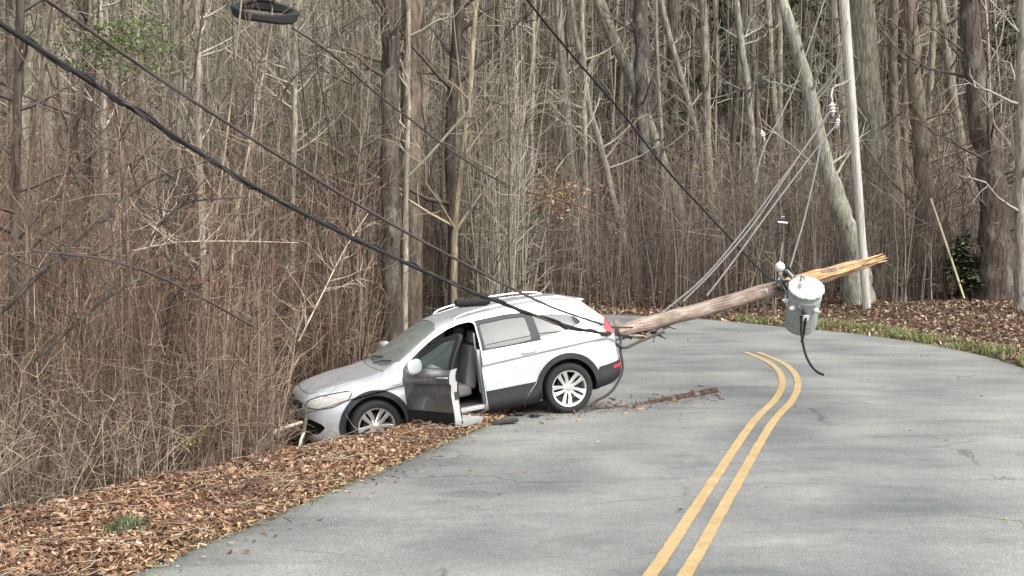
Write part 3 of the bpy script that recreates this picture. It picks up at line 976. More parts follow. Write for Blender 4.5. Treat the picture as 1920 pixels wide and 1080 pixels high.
def make_rim():
    """outer face towards +y"""
    a = Acc()
    def lathe(prof, seg=60):
        v = []; n = len(prof)
        for k in range(seg):
            t = 2 * math.pi * k / seg
            for r, y in prof: v.append((r * math.cos(t), y, r * math.sin(t)))
        q = [(k * n + j, k * n + j + 1, ((k + 1) % seg) * n + j + 1, ((k + 1) % seg) * n + j) for k in range(seg) for j in range(n - 1)]
        a.add(v, q)
    lathe([(.205, -.08), (.222, .05), (.226, .088), (.238, .096), (.250, .100), (.254, .092), (.250, .06)])
    lathe([(.0, .070), (.03, .070), (.045, .062), (.062, .058), (.070, .040), (.070, .0)], 30)
    for k in range(5):
        for sgn in (-1, 1):
            base = 2 * math.pi * k / 5 + math.pi / 2
            # spoke from hub to rim, splaying apart
            r0, r1 = .045, .235
            a0, a1 = sgn * .36, sgn * .19
            stations = []
            for t in np.linspace(0, 1, 6):
                r_ = r0 + (r1 - r0) * t
                an = base + (a0 * (1 - t) + a1 * t)
                w = .021 + .013 * t ** 2
                y = .055 + .035 * t ** 1.5
                c = np.array((r_ * math.cos(an), y, r_ * math.sin(an)))
                tn = np.array((-math.sin(an), 0, math.cos(an)))
                stations.append([c - tn * w, c - tn * w * .7 + (0, .010, 0), c + tn * w * .7 + (0, .010, 0), c + tn * w, c + tn * w * .8 - (0, .03, 0), c - tn * w * .8 - (0, .03, 0)])
            v = np.array(stations).reshape(-1, 3)
            q = [(i * 6 + j, i * 6 + (j + 1) % 6, (i + 1) * 6 + (j + 1) % 6, (i + 1) * 6 + j) for i in range(5) for j in range(6)]
            a.add(v, q)
    return a.mesh('rim')
tyre_me, rim_me = make_tyre(), make_rim()
disc_me = lathe_mesh('wheel', [(.0001, -.02), (.15, -.02), (.155, 0), (.0001, 0)], 36, 'Y', False)
tyre_me.materials.append(M['rubber']); rim_me.materials.append(M['alloy']); disc_me.materials.append(M['dark_metal'])
tyre_me.shade_smooth(); tyre_me.set_sharp_from_angle(angle=R(35)); rim_me.shade_smooth(); rim_me.set_sharp_from_angle(angle=R(40))
for cx in (0.0, 2.69):
    for s in (1, -1):
        w = link('wheel', disc_me, None, car, (cx, .79 * s, .348))
        w.rotation_euler = (0, R(20 + 31 * cx), 0 if s > 0 else math.pi)
        if cx > 1 and s > 0: w.rotation_euler[2] = R(4)
        link('tyre', tyre_me, None, w); link('rim', rim_me, None, w)

# ------------------------------------------------------------------ broken utility pole lying over the car's tail
def pole_mat(name, a_, b_, c_):
    m, nt, p = nodes(name)
    v = coords(nt, (1, 1, 1))
    f = noise(nt, 10, 6, .75, coords(nt, (0.25, 3, 3)), .5)
    n = noise(nt, 3, 4, .6, v)
    c = ramp(nt, f, [(0.32, a_), (0.5, b_), (0.7, c_)])
    c = mixc(nt, c, ramp(nt, n, [(0.4, (.75, .72, .7)), (0.65, (1.15, 1.12, 1.1))]), 1.0, 'MULTIPLY')
    nt.links.new(c, p.inputs['Base Color']); p.inputs['Roughness'].default_value = .9
    p.inputs['Specular IOR Level'].default_value = 0.2
    bump(nt, p, f, .8, .02)
    return m
M['pole_wood'] = pole_mat('weathered_pole_wood', (0.09, .07, .055), (0.25, .20, .165), (0.48, .42, .36))
M['raw_wood'] = pole_mat('raw_split_wood', (0.13, .065, .033), (0.42, .26, .125), (0.66, .50, .33))
M['cable'] = plain('black_cable', (0.010, 0.010, 0.0095), .9)
M['wire'] = plain('grey_wire', (0.13, 0.125, 0.115), .7, .1)
M['wire_brown'] = plain('brown_wire', (0.045, 0.034, 0.029), .8)
M['porcelain'] = plain('porcelain', (0.58, 0.58, 0.56), .35)
M['tank'] = plain('tank_paint', (0.27, 0.30, 0.295), .55, grime=.45)
def tank_mat():
    m, nt, p = nodes('tank_paint')
    v = coords(nt); st = noise(nt, 16, 6, .75, coords(nt, (1, 1, .12))); n = noise(nt, 7, 6, .75, v)
    c = ramp(nt, n, [(.3, (.22, .25, .245)), (.7, (.33, .36, .35))])
    c = mixc(nt, c, (.16, .085, .045), ramp(nt, st, [(.56, (0, 0, 0)), (.72, (.75, .75, .75))]))
    nt.links.new(c, p.inputs['Base Color']); p.inputs['Roughness'].default_value = .6; bump(nt, p, n, .15, .01)
    return m
M['tank'] = tank_mat()
M['tank_lid'] = plain('tank_lid', (0.80, 0.81, 0.80), .4)
M['steel'] = plain('galvanised_steel', (0.30, 0.30, 0.29), .5, .6)

pL = at(1160, 622, 18.45); pR = at(1500, 530, 19.3); pE = at(1655, 487, 19.75)
pax = (pR - pL).normalized()
rotp = pax.to_track_quat('X', 'Z')
bpole = empty('broken_utility_pole', pL, 'snapped utility pole with splintered orange end leaning on the SUV tail', 'utility pole')
bpole.rotation_euler = rotp.to_euler()
Lp = (pR - pL).length
a = Acc(); K = 46; S = 18
P = np.zeros((K, 3)); P[:, 0] = np.linspace(-.02, Lp, K)
for k in range(K): P[k, 1:] = (mnoise.noise(Vector((k * .13, 0, 0))) * .02, mnoise.noise(Vector((k * .13, 5, 0))) * .02)
rr = np.linspace(.108, .112, K)
v0 = Acc(); tube_batch(v0, P, rr, S, cap=True)
vv = v0.v[0].copy()
for i in range(len(vv)):
    n_ = mnoise.noise(Vector((vv[i][0] * 1.5, vv[i][1] * 14, vv[i][2] * 14)))
    m_ = mnoise.noise(Vector((vv[i][0] * 5, vv[i][1] * 9, vv[i][2] * 9 + 4)))
    c_ = P[i // S]
    k_ = 1 + .10 * n_ + .08 * m_
    # ragged left end
    e = max(0, 1 - vv[i][0] / .5)
    k_ *= 1 - .35 * e * (0.5 + m_)
    vv[i][1:] = c_[1:] + (vv[i][1:] - c_[1:]) * k_
v0.v[0] = vv
v0.build('shaft', M['pole_wood'], bpole, smooth=50)
# splinters: tapering jagged shards starting in the shaft, most of them orange raw wood
Ls = (pE - pR).length
for k in range(15):
    an = 2 * math.pi * k / 15 + random.uniform(-.2, .2)
    rad0 = random.choice([.035, .06, .075])
    ln = Ls * (random.uniform(.55, .95) if k % 4 else 1.05)
    if k in (2, 3): ln = Ls * 1.08; rad0 = .03
    sx = Lp - random.uniform(.10, .25)
    n = 9
    bm = bmesh.new(); rings = []
    for j in range(n):
        t = j / (n - 1)
        x = sx + (ln + .15) * t
        wd = (.055 * (1 - t ** 2.6) + .006) * (1 + .3 * math.sin(j * 2.3 + k))
        th = (.040 * (1 - t ** 2.0) + .003)
        cy = math.cos(an) * rad0 * (1 - .25 * t) + .012 * math.sin(j * 1.7 + k * 2)
        cz = math.sin(an) * rad0 * (1 - .25 * t) + .010 * math.sin(j * 2.1 + k) + .035 * t
        ring = []
        for (p_, q_) in ((-1, -.4), (0, -1), (1, -.5), (.8, .6), (0, 1), (-.9, .5)):
            ring.append(bm.verts.new((x + random.uniform(-.01, .01), cy + p_ * wd * .8, cz + q_ * th * 1.3)))
        rings.append(ring)
    for A, B in zip(rings, rings[1:]):
        for i in range(6): bm.faces.new((A[i], A[(i + 1) % 6], B[(i + 1) % 6], B[i]))
    bm.faces.new(rings[0][::-1]); bm.faces.new(rings[-1])
    bmesh.ops.recalc_face_normals(bm, faces=bm.faces)
    me = bpy.data.meshes.new('splinter'); bm.to_mesh(me); bm.free()
    link('splinter', me, M['raw_wood'] if k not in (5, 11) else M['pole_wood'], bpole)
for k in range(26):
    an = random.uniform(0, 6.28); r_ = random.uniform(.03, .095); x0 = Lp - random.uniform(-.05, .2); ln = random.uniform(.15, .5) if k % 3 else random.uniform(.6, 1.15)
    y0, z0 = r_ * math.cos(an), r_ * math.sin(an)
    o = tube_obj('splinter', [(x0, y0, z0), (x0 + ln * .5, y0 * 1.1, z0 * 1.1 + .02 * ln), (x0 + ln, y0 * random.uniform(.8, 1.7), z0 * random.uniform(.8, 1.6) + .03 * ln)], [.014, .009, .002], M['raw_wood'] if k % 4 else M['pole_wood'], bpole, 4)
# pole hardware: bands, bolts
for x in (Lp - .32, Lp - .62):
    me = lathe_mesh('band', [(.118, -.02), (.122, -.015), (.122, .015), (.118, .02)], 24)
    me.transform(Matrix.Rotation(R(90), 4, 'Y'))
    link('steel_band', me, M['steel'], bpole, (x, 0, 0), 40)
# torn dark bark strips and wire ends under its left end
for k in range(16):
    x = random.uniform(-.05, .85); an = random.uniform(-2.4, -.9)
    y0, z0 = .105 * math.cos(an), .105 * math.sin(an); L_ = random.uniform(.08, .32) * random.choice((-1, 1))
    dz = random.uniform(.0, .10) if k % 4 else random.uniform(.1, .2)
    tube_obj('torn_strip', [(x, y0, z0), (x + L_ * .5, y0 * 1.15, z0 * 1.1 - dz * .3), (x + L_, y0 + random.uniform(-.04, .04), z0 - dz)], [.022, .026, .004] if k % 3 else [.008, .008, .006], M['cable'] if k % 3 == 0 else M['dark_metal'] if k % 3 == 1 else M['pole_wood'], bpole, 5, sub=3)
me = box_mesh('st', (-.04, -.07, .06), (.04, -.03, .19), .012); link('bracket', me, M['pole_wood'], bpole, (-.02, 0, 0))

# transformer
T0 = at(1507, 612, 18.85); T1 = at(1511, 522, 18.95)
T1 = at(1512, 540, 18.60); T0 = at(1499, 612, 19.02)
tax = (T1 - T0).normalized(); Ht = (T1 - T0).length
tr = empty('transformer', T0, 'grey drum transformer with white lid hanging from the broken pole', 'transformer')
tr.rotation_euler = tax.to_track_quat('Z', 'Y').to_euler()
rt = .235
link('tank', lathe_mesh('tank', [(rt * .90, 0), (rt * .97, .02), (rt, .06), (rt, Ht * .78), (rt * 1.03, Ht * .79), (rt * 1.03, Ht * .83), (rt, Ht * .84), (rt, Ht)], 40), M['tank'], tr, smooth=40)
link('lid', lathe_mesh('lid', [(rt * 1.08, Ht - .02), (rt * 1.10, Ht), (rt * 1.07, Ht + .02), (rt * .8, Ht + .05), (rt * .4, Ht + .07), (.01, Ht + .075)], 40), M['tank_lid'], tr, smooth=50)
for an in (-60, 60, 180, -100, -140):
    c_, s_ = math.cos(R(an)), math.sin(R(an))
    o = link('bushing', lathe_mesh('bu', [(.028, 0), (.04, .02), (.025, .035), (.038, .055), (.022, .07), (.012, .10)], 14), M['porcelain'] if an != -100 else M['dark_metal'], tr, (rt * .98 * c_, rt * .98 * s_, Ht * .66), 50)
    o.rotation_euler = Vector((c_, s_, .3)).to_track_quat('Z', 'Y').to_euler()
o = link('top_bushing', lathe_mesh('tb', [(.035, 0), (.05, .02), (.03, .04), (.048, .06), (.028, .08), (.044, .10), (.02, .12), (.01, .17)], 16), M['porcelain'], tr, (-.10, -.06, Ht + .05), 50)
o = link('top_bushing', lathe_mesh('tb', [(.03, 0), (.042, .02), (.03, .04), (.042, .06), (.02, .10)], 16), M['steel'], tr, (-.05, .10, Ht + .055), 50)
link('name_plate', box_mesh('np', (-.04, -rt - .008, Ht * .42), (.05, -rt + .02, Ht * .56), .003), M['tank_lid'], tr)
for an in (-118, -62):
    c_, s_ = math.cos(R(an)), math.sin(R(an))
    tube_obj('lifting_lug', [(rt * c_, rt * s_, Ht * .80), (rt * 1.12 * c_, rt * 1.12 * s_, Ht * .76), (rt * 1.12 * c_, rt * 1.12 * s_, Ht * .66), (rt * c_, rt * s_, Ht * .62)], .012, M['steel'], tr, 6)
for z_ in (Ht * .3, Ht * .8):
    link('mounting_bracket', box_mesh('mb', (-.16, rt - .03, z_ - .03), (-.06, rt + .12, z_ + .03), .008), M['steel'], tr)
for k in range(10):
    a_ = R(36 * k + 8)
    link('lid_bolt', box_mesh('bolt', (-.012, -.012, -.018), (.012, .012, .018), .004), M['steel'], tr, (rt * 1.11 * math.cos(a_), rt * 1.11 * math.sin(a_), Ht + .0))
link('tank_band', lathe_mesh('tb', [(rt * 1.0, Ht * .18), (rt * 1.02, Ht * .19), (rt * 1.02, Ht * .22), (rt * 1.0, Ht * .23)], 40, 'Z', False), M['steel'], tr, smooth=40)
# dark cable pigtail hanging off the tank
tube_obj('lead', [tr_p for tr_p in [(0, -rt - .01, Ht * .5), (.0, -rt - .03, Ht * .3), (.005, -rt - .03, 0), (.0, -rt, -.1)]], .016, M['cable'], tr, 8, sub=4)
cord = tube_obj('hanging_cable', [at(1502, 592, 18.6), at(1503, 625, 18.58), at(1509, 660, 18.55), at(1520, 684, 18.5), at(1532, 697, 18.45), at(1545, 703, 18.4)], .019, M['cable'], None, 8, sub=5)
tag(cord, 'dark cable dangling below the transformer and curling above the road', 'cable')

# insulator / cutout assemblies near the transformer
def insulator(p, axis, scale, label, cat='insulator', n=4, group=None):
    e = empty('insulator', p, label, cat, group)
    e.rotation_euler = Vector(axis).to_track_quat('Z', 'Y').to_euler()
    prof = [(.012, 0)]
    if n == 1: prof += [(.036 * math.sin(R(t)), .052 - .036 * math.cos(R(t))) for t in range(20, 171, 15)]; n = 0
    for k in range(n):
        z0 = .02 + k * .035
        prof += [(.022, z0), (.045, z0 + .012), (.024, z0 + .026)]
    prof += [(.006, .094)] if n == 0 else [(.015, .03 + n * .035), (.006, .05 + n * .035)]
    link('skirts', lathe_mesh('sk', [(r * scale, z * scale) for r, z in prof], 14), M['porcelain'], e, smooth=50)
    link('end_fitting', lathe_mesh('ef', [(.014 * scale, -.06 * scale), (.018 * scale, -.03 * scale), (.014 * scale, 0)], 10), M['steel'], e, smooth=50)
    return e
iA = insulator(at(1463, 514, 19.0), (-.1, -.2, 1), 2.1, 'round white insulator standing just left of the transformer lid', n=1)
iB = insulator(at(1467, 412, 19.3), (.1, 0, 1), .7, 'small white insulator topping the loose upright rod above the pole', n=2)
iC = insulator(at(1560, 192, 22.5), (.1, 0, -1), 1.6, 'white insulator hanging from the metal arm of the standing pole', n=3)
iD = insulator(at(1572, 222, 22.5), (-.2, 0, -1), 1.2, 'lower small white insulator beside the standing pole', n=3)
iE = insulator(at(1432, 258, 21.5), (-.3, 0, 1), 1.1, 'lone white insulator strung left of the leaning pale tree', n=2)
rod = empty('cutout_rod', at(1461, 500, 19.1), 'thin upright cutout rod with dark clamps left of the transformer', 'rod')
p0 = at(1461, 500, 19.1)
def rel(u, v, Y): return at(u, v, Y) - p0
tube_obj('rod_shaft', [rel(1461, 500, 19.1), rel(1467, 455, 19.2)], .014, M['wire'], rod, 8)
tube_obj('rod_shaft', [rel(1468, 452, 19.2), rel(1468, 402, 19.3)], .018, M['dark_metal'], rod, 8)
tube_obj('clamp', [rel(1458, 416, 19.25), rel(1477, 418, 19.25)], .014, M['porcelain'], rod, 6)
tube_obj('clamp', [rel(1459, 435, 19.25), rel(1476, 437, 19.25)], .012, M['dark_metal'], rod, 6)
hw = empty('pole_hardware', at(1475, 530, 19.0), 'dark tangle of clamps and short wires where the transformer meets the broken pole', 'hardware')
p0 = at(1475, 530, 19.0)
for k in range(12):
    u0, v0_ = random.uniform(1455, 1490), random.uniform(505, 545)
    Y0 = random.uniform(18.85, 19.1)
    tube_obj('clamp_wire', [rel(u0, v0_, Y0), rel(u0 + random.uniform(-14, 14), v0_ + random.uniform(-14, 18), Y0 - .05), rel(u0 + random.uniform(-18, 18), v0_ + random.uniform(-10, 26), Y0 + .02)], random.choice([.007, .012, .02]), M['dark_metal'] if k % 3 else M['steel'], hw, 6, sub=3)
me = box_mesh('bk', (-.12, -.06, -.12), (.04, .05, .04), .02); link('bracket', me, M['dark_metal'], hw)

# ------------------------------------------------------------------ wires
def wire(name, pts, rad, mat, label, sub=8, cat='wire', sides=6):
    P = [at(*p) for p in pts]
    return tag(tube_obj(name, P, rad, mat, None, sides, sub=sub), label, cat)
# heavy lashed bundle: core + a spiralled lashing strand
e = empty('cable_bundle', at(480, 352, 13.5), 'thick black lashed cable bundle sagging from the top left down to the broken pole', 'cable')
base = at(480, 352, 13.5)
pts = [at(-260, -130, 10.2), at(0, 44, 11), at(250, 205, 12.2), at(480, 352, 13.5), at(690, 460, 14.8), at(880, 545, 16.0), at(1050, 607, 16.35), at(1125, 624, 16.9), at(1152, 627, 17.9), at(1185, 632, 18.3)]
P = spline(np.array([tuple(p - base) for p in pts]), 14)
tube_obj('cable_core', P, [.027, .026, .025, .024, .021, .020, .018, .016], M['cable'], e, 8)
ph = np.cumsum(np.r_[0, np.linalg.norm(np.diff(P, axis=0), axis=1)])
ts = np.linspace(0, ph[-1], 1500)
Pi = np.stack([np.interp(ts, ph, P[:, k]) for k in range(3)], 1)
Pi = Pi + np.stack([np.interp(ts, np.linspace(0, ts[-1], 90), rng.normal(0, .010, 90)) for _ in range(3)], 1)
amp = .027 * (1 - .35 * ts / ts[-1])
Q = Pi.copy(); Q[:, 1] += np.cos(ts * 9) * amp; Q[:, 2] += np.sin(ts * 9) * amp
a = Acc(); tube_batch(a, Q, np.full(len(Q), .015), 5); a.build('lashed_strand', M['cable'], e, smooth=60)
Q = Pi.copy(); Q[:, 1] += np.cos(ts * 5 + 2) * amp * .8; Q[:, 2] += np.sin(ts * 5 + 2) * amp * .9 - .01
a = Acc(); tube_batch(a, Q, np.full(len(Q), .012), 5); a.build('lashed_strand', M['wire_brown'], e, smooth=60)

wire('overhead_wire', [(-120, -130, 9.5), (75, -8, 10.2), (300, 148, 11.2), (520, 290, 12.3), (720, 412, 13.8), (900, 510, 15.6), (985, 553, 16.4), (1040, 578, 16.85), (1110, 602, 17.25), (1150, 613, 17.9), (1185, 614, 18.35)], .016, M['wire_brown'], 'long brown wire running above and parallel to the thick black cable')
wire('coil_wire', [(548, 52, 16), (620, 100, 16.6), (700, 170, 17.2), (780, 232, 18), (860, 292, 19.5), (960, 350, 22), (1080, 385, 25), (1180, 430, 29), (1260, 480, 33)], .014, M['wire_brown'], 'thin dark wire running down right from the hanging cable loop')
wire('service_drop', [(940, -70, 16), (985, -5, 16.5), (1070, 100, 17.5), (1165, 210, 19), (1250, 318, 20), (1330, 405, 21), (1400, 480, 21.5), (1440, 520, 20.6), (1468, 535, 19.2)], .017, M['cable'], 'black wire slanting from the top centre down to the transformer')
wire('span_wire', [(1556, 215, 22.6), (1470, 330, 22), (1400, 425, 21), (1320, 520, 20), (1240, 588, 18.9)], .016, M['wire'], 'leftmost pale span wire running from the standing pole to the broken pole')
wire('span_wire', [(1562, 200, 22.5), (1500, 290, 22), (1420, 410, 21), (1345, 500, 20), (1280, 566, 19.1)], .015, M['wire'], 'middle pale span wire running from the standing pole to the broken pole')
wire('span_wire', [(1570, 232, 22.5), (1530, 280, 22), (1440, 400, 21), (1375, 490, 20), (1325, 555, 19.15)], .015, M['wire'], 'rightmost pale span wire running from the standing pole to the broken pole')
wire('jumper_wire', [(1540, 262, 22), (1528, 325, 21.3), (1508, 410, 20.3), (1492, 465, 19.5), (1478, 512, 19.05)], .014, M['wire'], 'steep pale wire dropping to the left side of the transformer')
wire('high_wire', [(1570, -60, 24), (1548, -5, 23.7), (1505, 120, 23), (1480, 185, 22.6), (1440, 262, 22), (1425, 300, 21.6), (1416, 345, 21.2)], .013, M['wire'], 'slack wire slanting from the top right to the lone insulator')
wire('tie_wire', [(1590, 40, 23), (1572, 100, 22.8), (1566, 150, 22.6), (1560, 185, 22.5)], .010, M['wire'], 'short wire hanging to the insulator at the standing pole')
# service loop of black cable at the top
e = empty('cable_loop', at(497, 27, 16), 'flat oval black coil of spare cable hanging at the top of the view', 'cable')
c0 = at(497, 27, 16)
for k in range(4):
    pts = []
    for j in range(48):
        t = 2 * math.pi * j / 47
        pts.append((.375 * math.cos(t) * (1 + .02 * k), .27 * math.sin(t), .115 * math.sin(t) - .05 * math.cos(t) + .018 * k + .010 * math.sin(3 * t + k)))
    tube_obj('turn', pts, .032, M['cable'], e, 8)
tube_obj('hanger', [(-.30, .05, .13), (-.1, .1, .19), (.1, .1, .17)], .03, M['cable'], e, 6, sub=4)
tube_obj('hanger', [(-.40, .0, .1), (-.42, .0, .5), (-.45, .0, 1.4)], .011, M['cable'], e, 6)
# splice case lying on the roof
sc_ = at(886, 566, 17.25)
e = empty('splice_case', sc_, 'black cable splice case lying on the front of the SUV roof', 'splice case')
me = lathe_mesh('sc', [(.02, -.25), (.05, -.23), (.055, -.1), (.06, 0), (.055, .1), (.05, .23), (.02, .25)], 16)
me.transform(Matrix.Rotation(R(90), 4, 'Y')); o = link('case', me, M['cable'], e, smooth=50); o.rotation_euler = (0, R(-3), R(15))
me = box_mesh('rib', (-.2, -.02, -.066), (.2, .02, -.04), .005); o = link('rib', me, M['cable'], e); o.rotation_euler = (0, R(-3), R(15))
# vine-like torn wire hanging from the pole's end to the road
wire('torn_cable', [(1165, 630, 18.0), (1163, 655, 17.9), (1168, 690, 17.8), (1158, 718, 17.7), (1142, 738, 17.6), (1118, 752, 17.55), (1108, 762, 17.5)], .02, M['wire_brown'], 'torn brown cable hanging behind the rear bumper to the road', cat='cable')
wire('torn_cable', [(1128, 622, 17.6), (1150, 640, 17.7), (1170, 652, 17.9), (1200, 640, 18.2), (1245, 622, 18.5)], .022, M['wire_brown'], 'short dark cable looped under the left end of the broken pole', cat='cable')
wire('low_wire', [(60, 470, 10.8), (200, 487, 11.3), (300, 520, 11.9), (390, 565, 12.5), (475, 612, 13.2)], .012, M['wire_brown'], 'dark low wire drooping into the thicket left of the SUV')

# standing pole at the right, with arm
b = at(1627, 598, 33.6); tp = at(1578, -60, 33.0)
sp_ = empty('standing_utility_pole', b, 'slim pale standing utility pole on the right verge', 'utility pole')
P = np.array([tuple((tp - b) * t) for t in np.linspace(-.02, 1.0, 20)])
a = Acc(); tube_batch(a, P, np.linspace(.105, .125, 20), 14, cap=True)
def std_pole():
    m, nt, p = nodes('pale_pole_wood')
    f = noise(nt, 16, 5, .7, coords(nt, (1, 1, .08)))
    c = ramp(nt, f, [(0.3, (0.20, .19, .16)), (0.55, (0.40, .39, .335)), (.75, (.54, .53, .47))])
    nt.links.new(c, p.inputs['Base Color']); p.inputs['Roughness'].default_value = .85
    bump(nt, p, f, .5, .01); return m
M['std_pole'] = std_pole()
a.build('pole_shaft', M['std_pole'], sp_, smooth=60)
def relp(u, v, Y): return at(u, v, Y) - b
tube_obj('metal_arm', [relp(1594, 150, 33.1), relp(1578, 158, 32.6), relp(1562, 165, 32.2), relp(1558, 185, 32.0)], .028, M['steel'], sp_, 8, sub=4)
tube_obj('ground_wire', [relp(1576, -20, 32.8), relp(1604, 300, 33.0), relp(1620, 592, 33.4)], .012, M['steel'], sp_, 5)
# guy wire with yellow-ish guard
tag(tube_obj('guy_wire', [at(1745, 372, 34.5), at(1785, 490, 34), at(1808, 560, 33.5)], .030, plain('guy_guard', (.36, .32, .19), .7), None, 8), 'slanting yellowish guy rod by the large trunks on the right', 'guy wire')

# ------------------------------------------------------------------ trees
TINT = {'grey': (.205, .188, .150), 'dark': (.072, .060, .050), 'brown': (.145, .115, .09), 'pale': (.25, .228, .18), 'tan': (.26, .215, .15), 'mid': (.16, .142, .112)}

def branches_from(acc_b, P, rads, n, lo, length, r0, up, tint, seed, order2=6, droop=0.0):
    """first and second order limbs from a centre line P (K,3)"""
    g = np.random.default_rng(seed)
    K = len(P)
    t = g.uniform(lo, .98, n); az = g.uniform(0, 2 * math.pi, n)
    L = length * (1.15 - t) * g.uniform(.5, 1.2, n)
    base = np.stack([np.interp(t, np.linspace(0, 1, K), P[:, k]) for k in range(3)], 1)
    rb = np.minimum(np.interp(t, np.linspace(0, 1, K), rads) * .55, r0)
    el = g.uniform(up - .35, up + .45, n)
    d = np.stack([np.cos(az) * np.cos(el), np.sin(az) * np.cos(el), np.sin(el)], 1)
    M_ = 6
    s = np.linspace(0, 1, M_)
    C = base[:, None] + d[:, None] * (L[:, None] * s)[..., None]
    C[..., 2] += (s ** 2)[None] * L[:, None] * (.18 - droop)
    C += g.normal(0, .03, C.shape) * (L[:, None] * s)[..., None]
    tube_batch(acc_b, C, rb[:, None] * (1 - .85 * s)[None], 4, tint)
    # second order
    m = n * order2
    pi = g.integers(0, n, m); ts = g.uniform(.2, .95, m)
    f = ts * (M_ - 1); k0 = np.clip(f.astype(int), 0, M_ - 2); fr = (f - k0)[:, None]
    b2 = C[pi, k0] * (1 - fr) + C[pi, k0 + 1] * fr
    d2 = d[pi] + g.normal(0, .65, (m, 3)); d2[:, 2] += .2; d2 /= np.linalg.norm(d2, axis=1, keepdims=True)
    L2 = L[pi] * g.uniform(.15, .5, m)
    s3 = np.linspace(0, 1, 4)
    C2 = b2[:, None] + d2[:, None] * (L2[:, None] * s3)[..., None] + g.normal(0, .05, (m, 4, 3)) * (L2[:, None] * s3)[..., None]
    r2 = np.maximum(rb[pi] * .35, .004)
    tube_batch(acc_b, C2, r2[:, None] * (1 - .8 * s3)[None], 3, tint)

def tree(path, r_base, r_top, tint, label, name='tree', cat='tree', group=None, nb=26, lo=.18, blen=2.6, seed=0, ext=8.0, flare=1.6, up=.5, o2=6, br=.05):
    """path: world points bottom to top (visible part); the trunk goes on upwards by ext metres"""
    P = np.array([tuple(p) for p in path], float)
    base = P[0].copy()
    dirn = (P[-1] - P[-2]) / np.linalg.norm(P[-1] - P[-2])
    dirn = dirn * .6 + np.array([0, 0, .4]); dirn /= np.linalg.norm(dirn)
    P = np.vstack([P, P[-1] + dirn * ext * .5, P[-1] + (dirn + np.array([0, 0, .15])) * ext])
    P = spline(P - base, 6)
    g = np.random.default_rng(seed + 5)
    K = len(P)
    s = np.r_[0, np.cumsum(np.linalg.norm(np.diff(P, axis=0), axis=1))]; s /= s[-1]
    nv = len(path)
    rad = r_base + (r_top - r_base) * np.clip(s / s[(nv - 1) * 6], 0, 1)
    tail = np.clip((s - s[(nv - 1) * 6]) / (1 - s[(nv - 1) * 6] + 1e-6), 0, 1)
    rad = rad * (1 - .85 * tail)
    rad = rad * (1 + (flare - 1) * np.exp(-s * s[-1] * 22))
    P[1:-1] += g.normal(0, .012, (K - 2, 3)) * [1, 1, 0] * (r_base / .15)
    P[0, 2] -= .3
    root = empty(name, base, label, cat, group)
    at_ = Acc(); tube_batch(at_, P, rad, 12, tint)
    v = at_.v[0]
    for i in range(len(v)):
        nn = mnoise.noise(Vector((v[i][0] * 3.0 / max(.1, r_base * 6), v[i][1] * 3.0 / max(.1, r_base * 6), v[i][2] * 1.2 + seed)))
        c_ = P[i // 12]
        v[i] = c_ + (v[i] - c_) * (1 + .16 * nn)
    at_.build('trunk', M['bark'], root, smooth=60)
    ab = Acc()
    branches_from(ab, P, rad, nb, lo, blen, br, up, tuple(x * 1.15 for x in tint), seed, o2)
    ab.build('crown', M['twig'], root)
    return root

def px(Y): return Y / F      # metres per photo pixel at distance Y
def T(pts, Y, w0, w1, tone, label, **kw):
    """pts: (u,v) base first; w0,w1 widths in photo px at base / top; the foot is put on the ground"""
    path = [at(u, v, Y) for u, v in pts]
    gz = float(height([path[0].x], [path[0].y])[0])
    path[0].z = gz
    return tree(path, w0 / 2 * px(Y), w1 / 2 * px(Y), TINT[tone] if isinstance(tone, str) else tone, label, **kw)

T([(735, 610), (733, 420), (732, 220), (732, 0)], 21.2, 36, 34, 'dark', 'thick dark trunk rising behind the SUV windshield', seed=1, nb=18, lo=.4)
T([(775, 600), (774, 400), (772, 200), (776, 0)], 22.6, 32, 42, 'brown', 'broad grey brown trunk touching the right of the thick dark trunk', seed=2, nb=14, lo=.45)
T([(757, 600), (760, 420), (764, 220), (764, 120)], 21.6, 13, 11, 'pale', 'thin pale trunk just in front of the twin thick trunks', seed=3, nb=12, ext=5)
T([(850, 590), (850, 430), (845, 250), (862, 0)], 22.8, 18, 22, 'dark', 'slim dark crooked trunk above the SUV roof', seed=4, nb=16)
T([(850, 590), (853, 450), (866, 300), (880, 180)], 22.2, 15, 10, 'tan', 'pale tan birch stem rising straight behind the SUV roof', seed=5, nb=16, ext=5)
T([(1345, 580), (1308, 470), (1250, 325), (1190, 165), (1125, 5)], 46, 20, 22, 'grey', 'long grey tree leaning left across the middle of the wood', seed=6, nb=26)
T([(1195, 560), (1165, 430), (1130, 290), (1100, 180)], 44, 15, 11, 'grey', 'thin grey tree leaning left below the long leaning tree', seed=7, nb=20)
T([(1372, 500), (1320, 300), (1278, 150), (1238, 0)], 48, 13, 12, 'grey', 'slim tree leaning left to the right of the long leaning tree', seed=8, nb=20)
T([(1612, 585), (1606, 470), (1572, 385), (1542, 285), (1512, 150), (1468, 0)], 34.6, 42, 20, (.25, .245, .20), 'pale mottled tree bending left behind the standing pole', seed=9, nb=24, lo=.35)
T([(1645, 575), (1648, 400), (1637, 250), (1614, 0)], 37, 50, 44, 'grey', 'thick grey straight trunk right behind the standing pole', seed=10, nb=24, lo=.3)
T([(1732, 560), (1734, 450), (1731, 350), (1718, 180), (1703, 0)], 36, 40, 22, 'brown', 'brown trunk with dark foot right of the splintered pole end', seed=11, nb=34, lo=.15, blen=3.2)
T([(1872, 585), (1868, 420), (1840, 220), (1812, 0)], 34, 62, 34, (.075, .06, .05), 'very thick dark brown trunk near the right border', seed=12, nb=34, lo=.12, blen=3.2)
